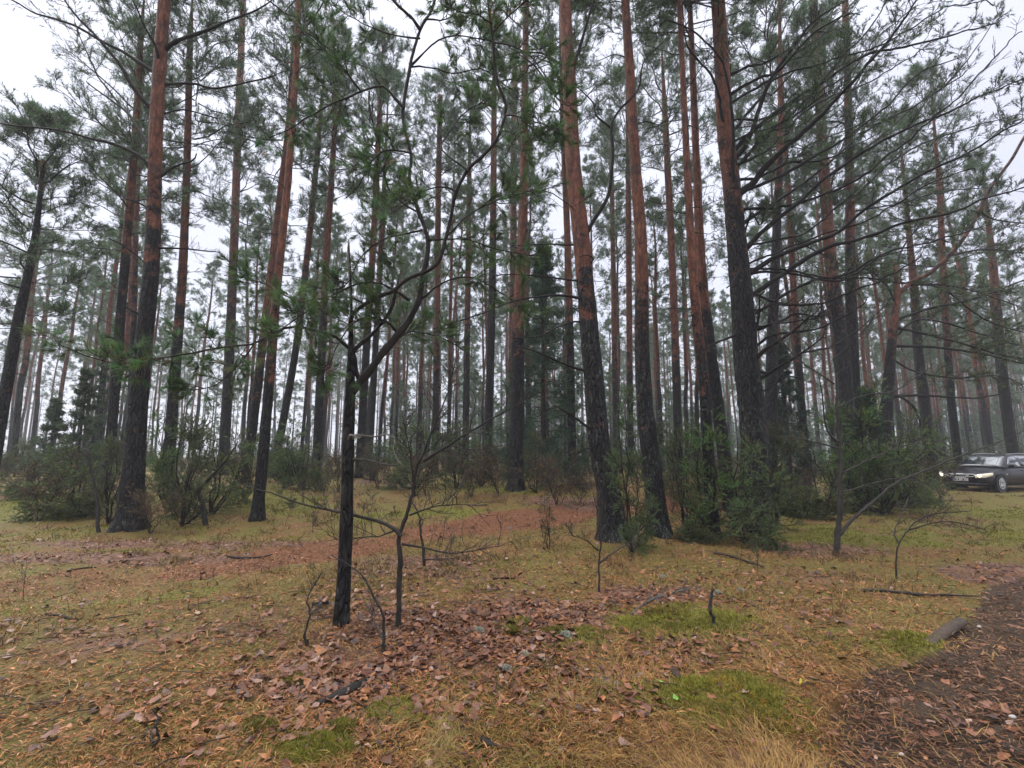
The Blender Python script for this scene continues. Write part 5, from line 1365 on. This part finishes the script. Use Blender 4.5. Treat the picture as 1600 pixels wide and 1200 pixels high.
    for sgn in (1, -1):
        def y_(x, z):
            x_s = [g[0] for g in gs][::-1]
            wb = np.interp(x, x_s, [g[1] for g in gs][::-1]); zb_ = np.interp(x, x_s, [g[2] for g in gs][::-1]); wr = np.interp(x, x_s, [g[3] for g in gs][::-1]); zr = np.interp(x, x_s, [g[4] for g in gs][::-1])
            return sgn * (np.interp(z, [zb_, (zb_ + zr) / 2, zr - .05], [wb, (wb + wr) / 2 + .015, wr + .02]))
        def win(x0, x1, x2, x3, zt0, zt1):
            zb_ = .985
            L = [(x0, y_(x0, zb_), zb_), (x1, y_(x1, zb_), zb_), (x2, y_(x2, zt1), zt1), (x3, y_(x3, zt0), zt0)]
            return L if sgn < 0 else [L[1], L[0], L[3], L[2]]
        pane('side_window', win(-.25, .68, .2, -.2, 1.38, 1.34), 4, .012)
        pane('side_window', win(-1.15, -.32, -.28, -1.1, 1.375, 1.385), 4, .012)
        pane('side_window', win(-1.95, -1.22, -1.18, -1.72, 1.33, 1.36), 4, .012)
        # wheels
        for wx in (1.40, -1.30):
            w_ = MB(); n = 28; th = np.arange(n) / n * 2 * np.pi
            prof = [(.19, .70), (.30, .70), (.32, .74), (.32, .85), (.30, .885), (.215, .89)]
            V = np.array([(wx + r * math.cos(t), sgn * yy, .31 + r * math.sin(t)) for r, yy in prof for t in th])
            w_.add(V, None, [(i * n + j, i * n + (j + 1) % n, (i + 1) * n + (j + 1) % n, (i + 1) * n + j) for i in range(5) for j in range(n)])
            wo = w_.build('wheel', RUBBER, T)
            r_ = MB()
            ring = [(.225, .893), (.20, .898), (.19, .86)]
            V = np.array([(wx + r * math.cos(t), sgn * yy, .31 + r * math.sin(t)) for r, yy in ring for t in th])
            r_.add(V, None, [(i * n + j, i * n + (j + 1) % n, (i + 1) * n + (j + 1) % n, (i + 1) * n + j) for i in range(2) for j in range(n)])
            for s in range(10):
                t = s / 10 * 2 * math.pi; d = np.array([math.cos(t), 0, math.sin(t)]); e = np.array([-math.sin(t), 0, math.cos(t)]); o_ = np.array([wx, sgn * .885, .31])
                q = [o_ + d * .03 - e * .022, o_ + d * .03 + e * .022, o_ + d * .205 + e * .026, o_ + d * .205 - e * .026]
                r_.add(q + [v + [0, sgn * .012, 0] for v in q], None, [(0, 1, 2, 3), (4, 5, 6, 7), (0, 1, 5, 4), (1, 2, 6, 5), (2, 3, 7, 6), (3, 0, 4, 7)])
            rim = r_.build('rim', ALLOY, wo)
            hb = MB(); V = np.array([(wx + r * math.cos(t), sgn * yy, .31 + r * math.sin(t)) for r, yy in ((.2, .84), (.0001, .84)) for t in th])
            hb.add(V, None, [(j, (j + 1) % n, n + (j + 1) % n, n + j) for j in range(n)]); hb.build('brake_disc', BLACK, wo)
            ar = MB(); V = np.array([(wx + r * math.cos(t), sgn * yy, .33 + r * math.sin(t)) for r, yy in ((.375, .884), (.31, .886), (.31, .7)) for t in th])
            ar.add(V, None, [(i * n + j, i * n + (j + 1) % n, (i + 1) * n + (j + 1) % n, (i + 1) * n + j) for i in range(2) for j in range(n)])
            ar.build('wheel_arch', BLACK, T)
        # mirror
        mm = MB(); P = np.array([(.70, sgn * .84, .97), (.68, sgn * .92, 1.0), (.66, sgn * 1.02, 1.02)]); mm.tubes(P, [.03, .075, .06], 10, (0, 0, 0)); mo_ = mm.build('mirror', PAINT, T)
        # headlight: wrap-around lens
        hl = MB(); L = []
        us = np.linspace(0, 1, 8)
        for u in us:
            x = np.interp(u, [0, .45, .75, 1], [2.335, 2.275, 2.14, 1.90]); y = sgn * np.interp(u, [0, .45, .75, 1], [.49, .69, .80, .862])
            z0_ = np.interp(u, [0, .6, 1], [.535, .55, .64]); z1_ = np.interp(u, [0, .5, 1], [.655, .70, .74])
            L += [(x, y, z0_), (x + .012, y + sgn * .012, (z0_ + z1_) / 2), (x - .01, y, z1_)]
        f = [(i * 3 + j, (i + 1) * 3 + j, (i + 1) * 3 + j + 1, i * 3 + j + 1) for i in range(7) for j in range(2)]
        hl.add(L, None, f); ho_ = hl.build('headlight', LAMP, T)
        so_ = ho_.modifiers.new('thick', 'SOLIDIFY'); so_.thickness = .03; so_.offset = 0
        bb = MB(); n = 14; th = np.arange(n) / n * 2 * np.pi
        cx, cy, cz = 2.315, sgn * .62, .625
        bb.add([(cx + .03, cy, cz)] + [(cx + .005, cy + .065 * math.cos(t), cz + .05 * math.sin(t)) for t in th], [(0, i + 1, (i + 1) % n + 1) for i in range(n)]); bb.build('bulb', BULB, ho_)
        rp = MB(); V = np.array([(1.0, sgn * .893, .66), (.92, sgn * .893, .66), (.92, sgn * .893, .69), (1.0, sgn * .893, .69)]); V2 = V - [0, sgn * .02, 0]
        rp.add(np.vstack([V, V2]), None, [(0, 1, 2, 3), (4, 5, 6, 7), (0, 1, 5, 4), (1, 2, 6, 5), (2, 3, 7, 6), (3, 0, 4, 7)]); rp.build('side_repeater', AMBER, T)
        for hx in (-.15, -1.02):
            hh = MB(); hh.tubes(np.array([(hx - .1, sgn * .885, .80), (hx, sgn * .905, .805), (hx + .1, sgn * .885, .80)]), [.012, .014, .012], 8); hh.build('door_handle', PAINT, T)
        ds = MB()
        for hx in (.72, -.29, -1.18):
            ds.tubes(np.array([(hx, sgn * .886, .28), (hx - .01, sgn * .886, .6), (hx - .02, sgn * .87, .88)]), [.004] * 3, 4)
        ds.build('door_seam', BLACK, T)
        sl = MB(); sl.tubes(np.array([(1.0, sgn * .872, .22), (0, sgn * .884, .21), (-.95, sgn * .88, .22)]), [.02] * 3, 8); sl.build('sill_strip', BLACK, T)
        rr = MB(); rr.tubes(np.array([(.1, sgn * .56, 1.45), (0, sgn * .57, 1.475), (-.8, sgn * .57, 1.505), (-1.5, sgn * .55, 1.48), (-1.6, sgn * .55, 1.45)]), [.014] * 5, 8); rr.build('roof_rail', ALLOY, T)
    # grille: three chrome frames with dark openings
    def loop(pts, r, m, name):
        P = np.array(pts + pts[:1], float); b = MB()
        for i in range(len(pts)): b.tubes(np.array([P[i], (P[i] + P[i + 1]) / 2, P[i + 1]]), [r] * 3, 6)
        g = b.build(name, m, T)
        f = MB(); f.add(np.array(pts) - [.012, 0, 0], [(0, i, i + 1) for i in range(1, len(pts) - 1)]); f.build('grille_mesh', BLACK, g); return g
    xf = 2.345
    loop([(xf, -.27, .675), (xf, .27, .675), (xf, .235, .60), (xf, .17, .545), (xf, -.17,   .545), (xf, -.235, .60)], .022, CHROME, 'grille')
    for s in (1, -1):
        loop([(xf, s * .30, .675), (xf - .035, s * .49, .665), (xf - .03, s * .44, .585), (xf, s * .24, .565), (xf, s * .27, .61)], .018, CHROME, 'grille')
    bar = MB(); bar.tubes(np.array([(xf + .005, -.25, .64), (xf + .005, 0, .64), (xf + .005, .25, .64)]), [.012] * 3, 6); bar.build('grille_bar', CHROME, T)
    def box(name, c0, s0, m, par):
        b = MB(); c0 = np.array(c0); s0 = np.array(s0) / 2
        b.add([c0 + s0 * np.array([i, j, k_]) for i in (-1, 1) for j in (-1, 1) for k_ in (-1, 1)], None, [(0, 1, 3, 2), (4, 6, 7, 5), (0, 4, 5, 1), (2, 3, 7, 6), (0, 2, 6, 4), (1, 5, 7, 3)])
        return b.build(name, m, par, smooth=False)
    pl = box('number_plate', (xf + .012, 0, .455), (.012, .54, .115), PLATE, T)
    box('country_band', (xf + .020, -.247, .455), (.006, .04, .108), PBLUE, pl)
    ch = MB()
    for i, y in enumerate([-.17, -.11, -.05, .06, .12, .18]):
        for z in (.432, .478) if i % 2 else (.455,):
            V = np.array([(xf + .020, y - .018, z - (.02 if i % 2 else .036)), (xf + .020, y + .018, z - (.02 if i % 2 else .036)), (xf + .020, y + .018, z - (.008 if i % 2 else -.036)), (xf + .020, y - .018, z - (.008 if i % 2 else -.036))])
            ch.add(V, None, [(0, 1, 2, 3)])
    ch.build('plate_characters', BLACK, pl)
    bp_ = MB(); bp_.tubes(np.array([(2.16, -.78, .30), (2.30, -.55, .285), (2.35, 0, .28), (2.30, .55, .285), (2.16, .78, .30)]), [.03, .045, .05, .045, .03], 8); bp_.build('bumper_intake', BLACK, T)
    wp = MB()
    for y0_, y1_ in ((-.1, .52), (-.62, .0)):
        wp.tubes(np.array([(1.03, y0_, .97), (.99, (y0_ + y1_) / 2, 1.0), (.95, y1_, 1.02)]), [.01] * 3, 6)
    wp.build('wiper', BLACK, T)
build_car()

# ------------------------------------------------------------------ render settings
SC.render.engine = 'CYCLES'
SC.view_settings.view_transform = 'Standard'; SC.view_settings.look = 'None'
SC.view_settings.exposure = 1.18; SC.view_settings.gamma = 1
SC.cycles.max_bounces = 6; SC.cycles.diffuse_bounces = 3; SC.cycles.glossy_bounces = 2; SC.cycles.transmission_bounces = 2; SC.cycles.volume_bounces = 0
SC.cycles.use_denoising = True
SC.cycles.use_adaptive_sampling = False
SC.cycles.caustics_reflective = False; SC.cycles.caustics_refractive = False
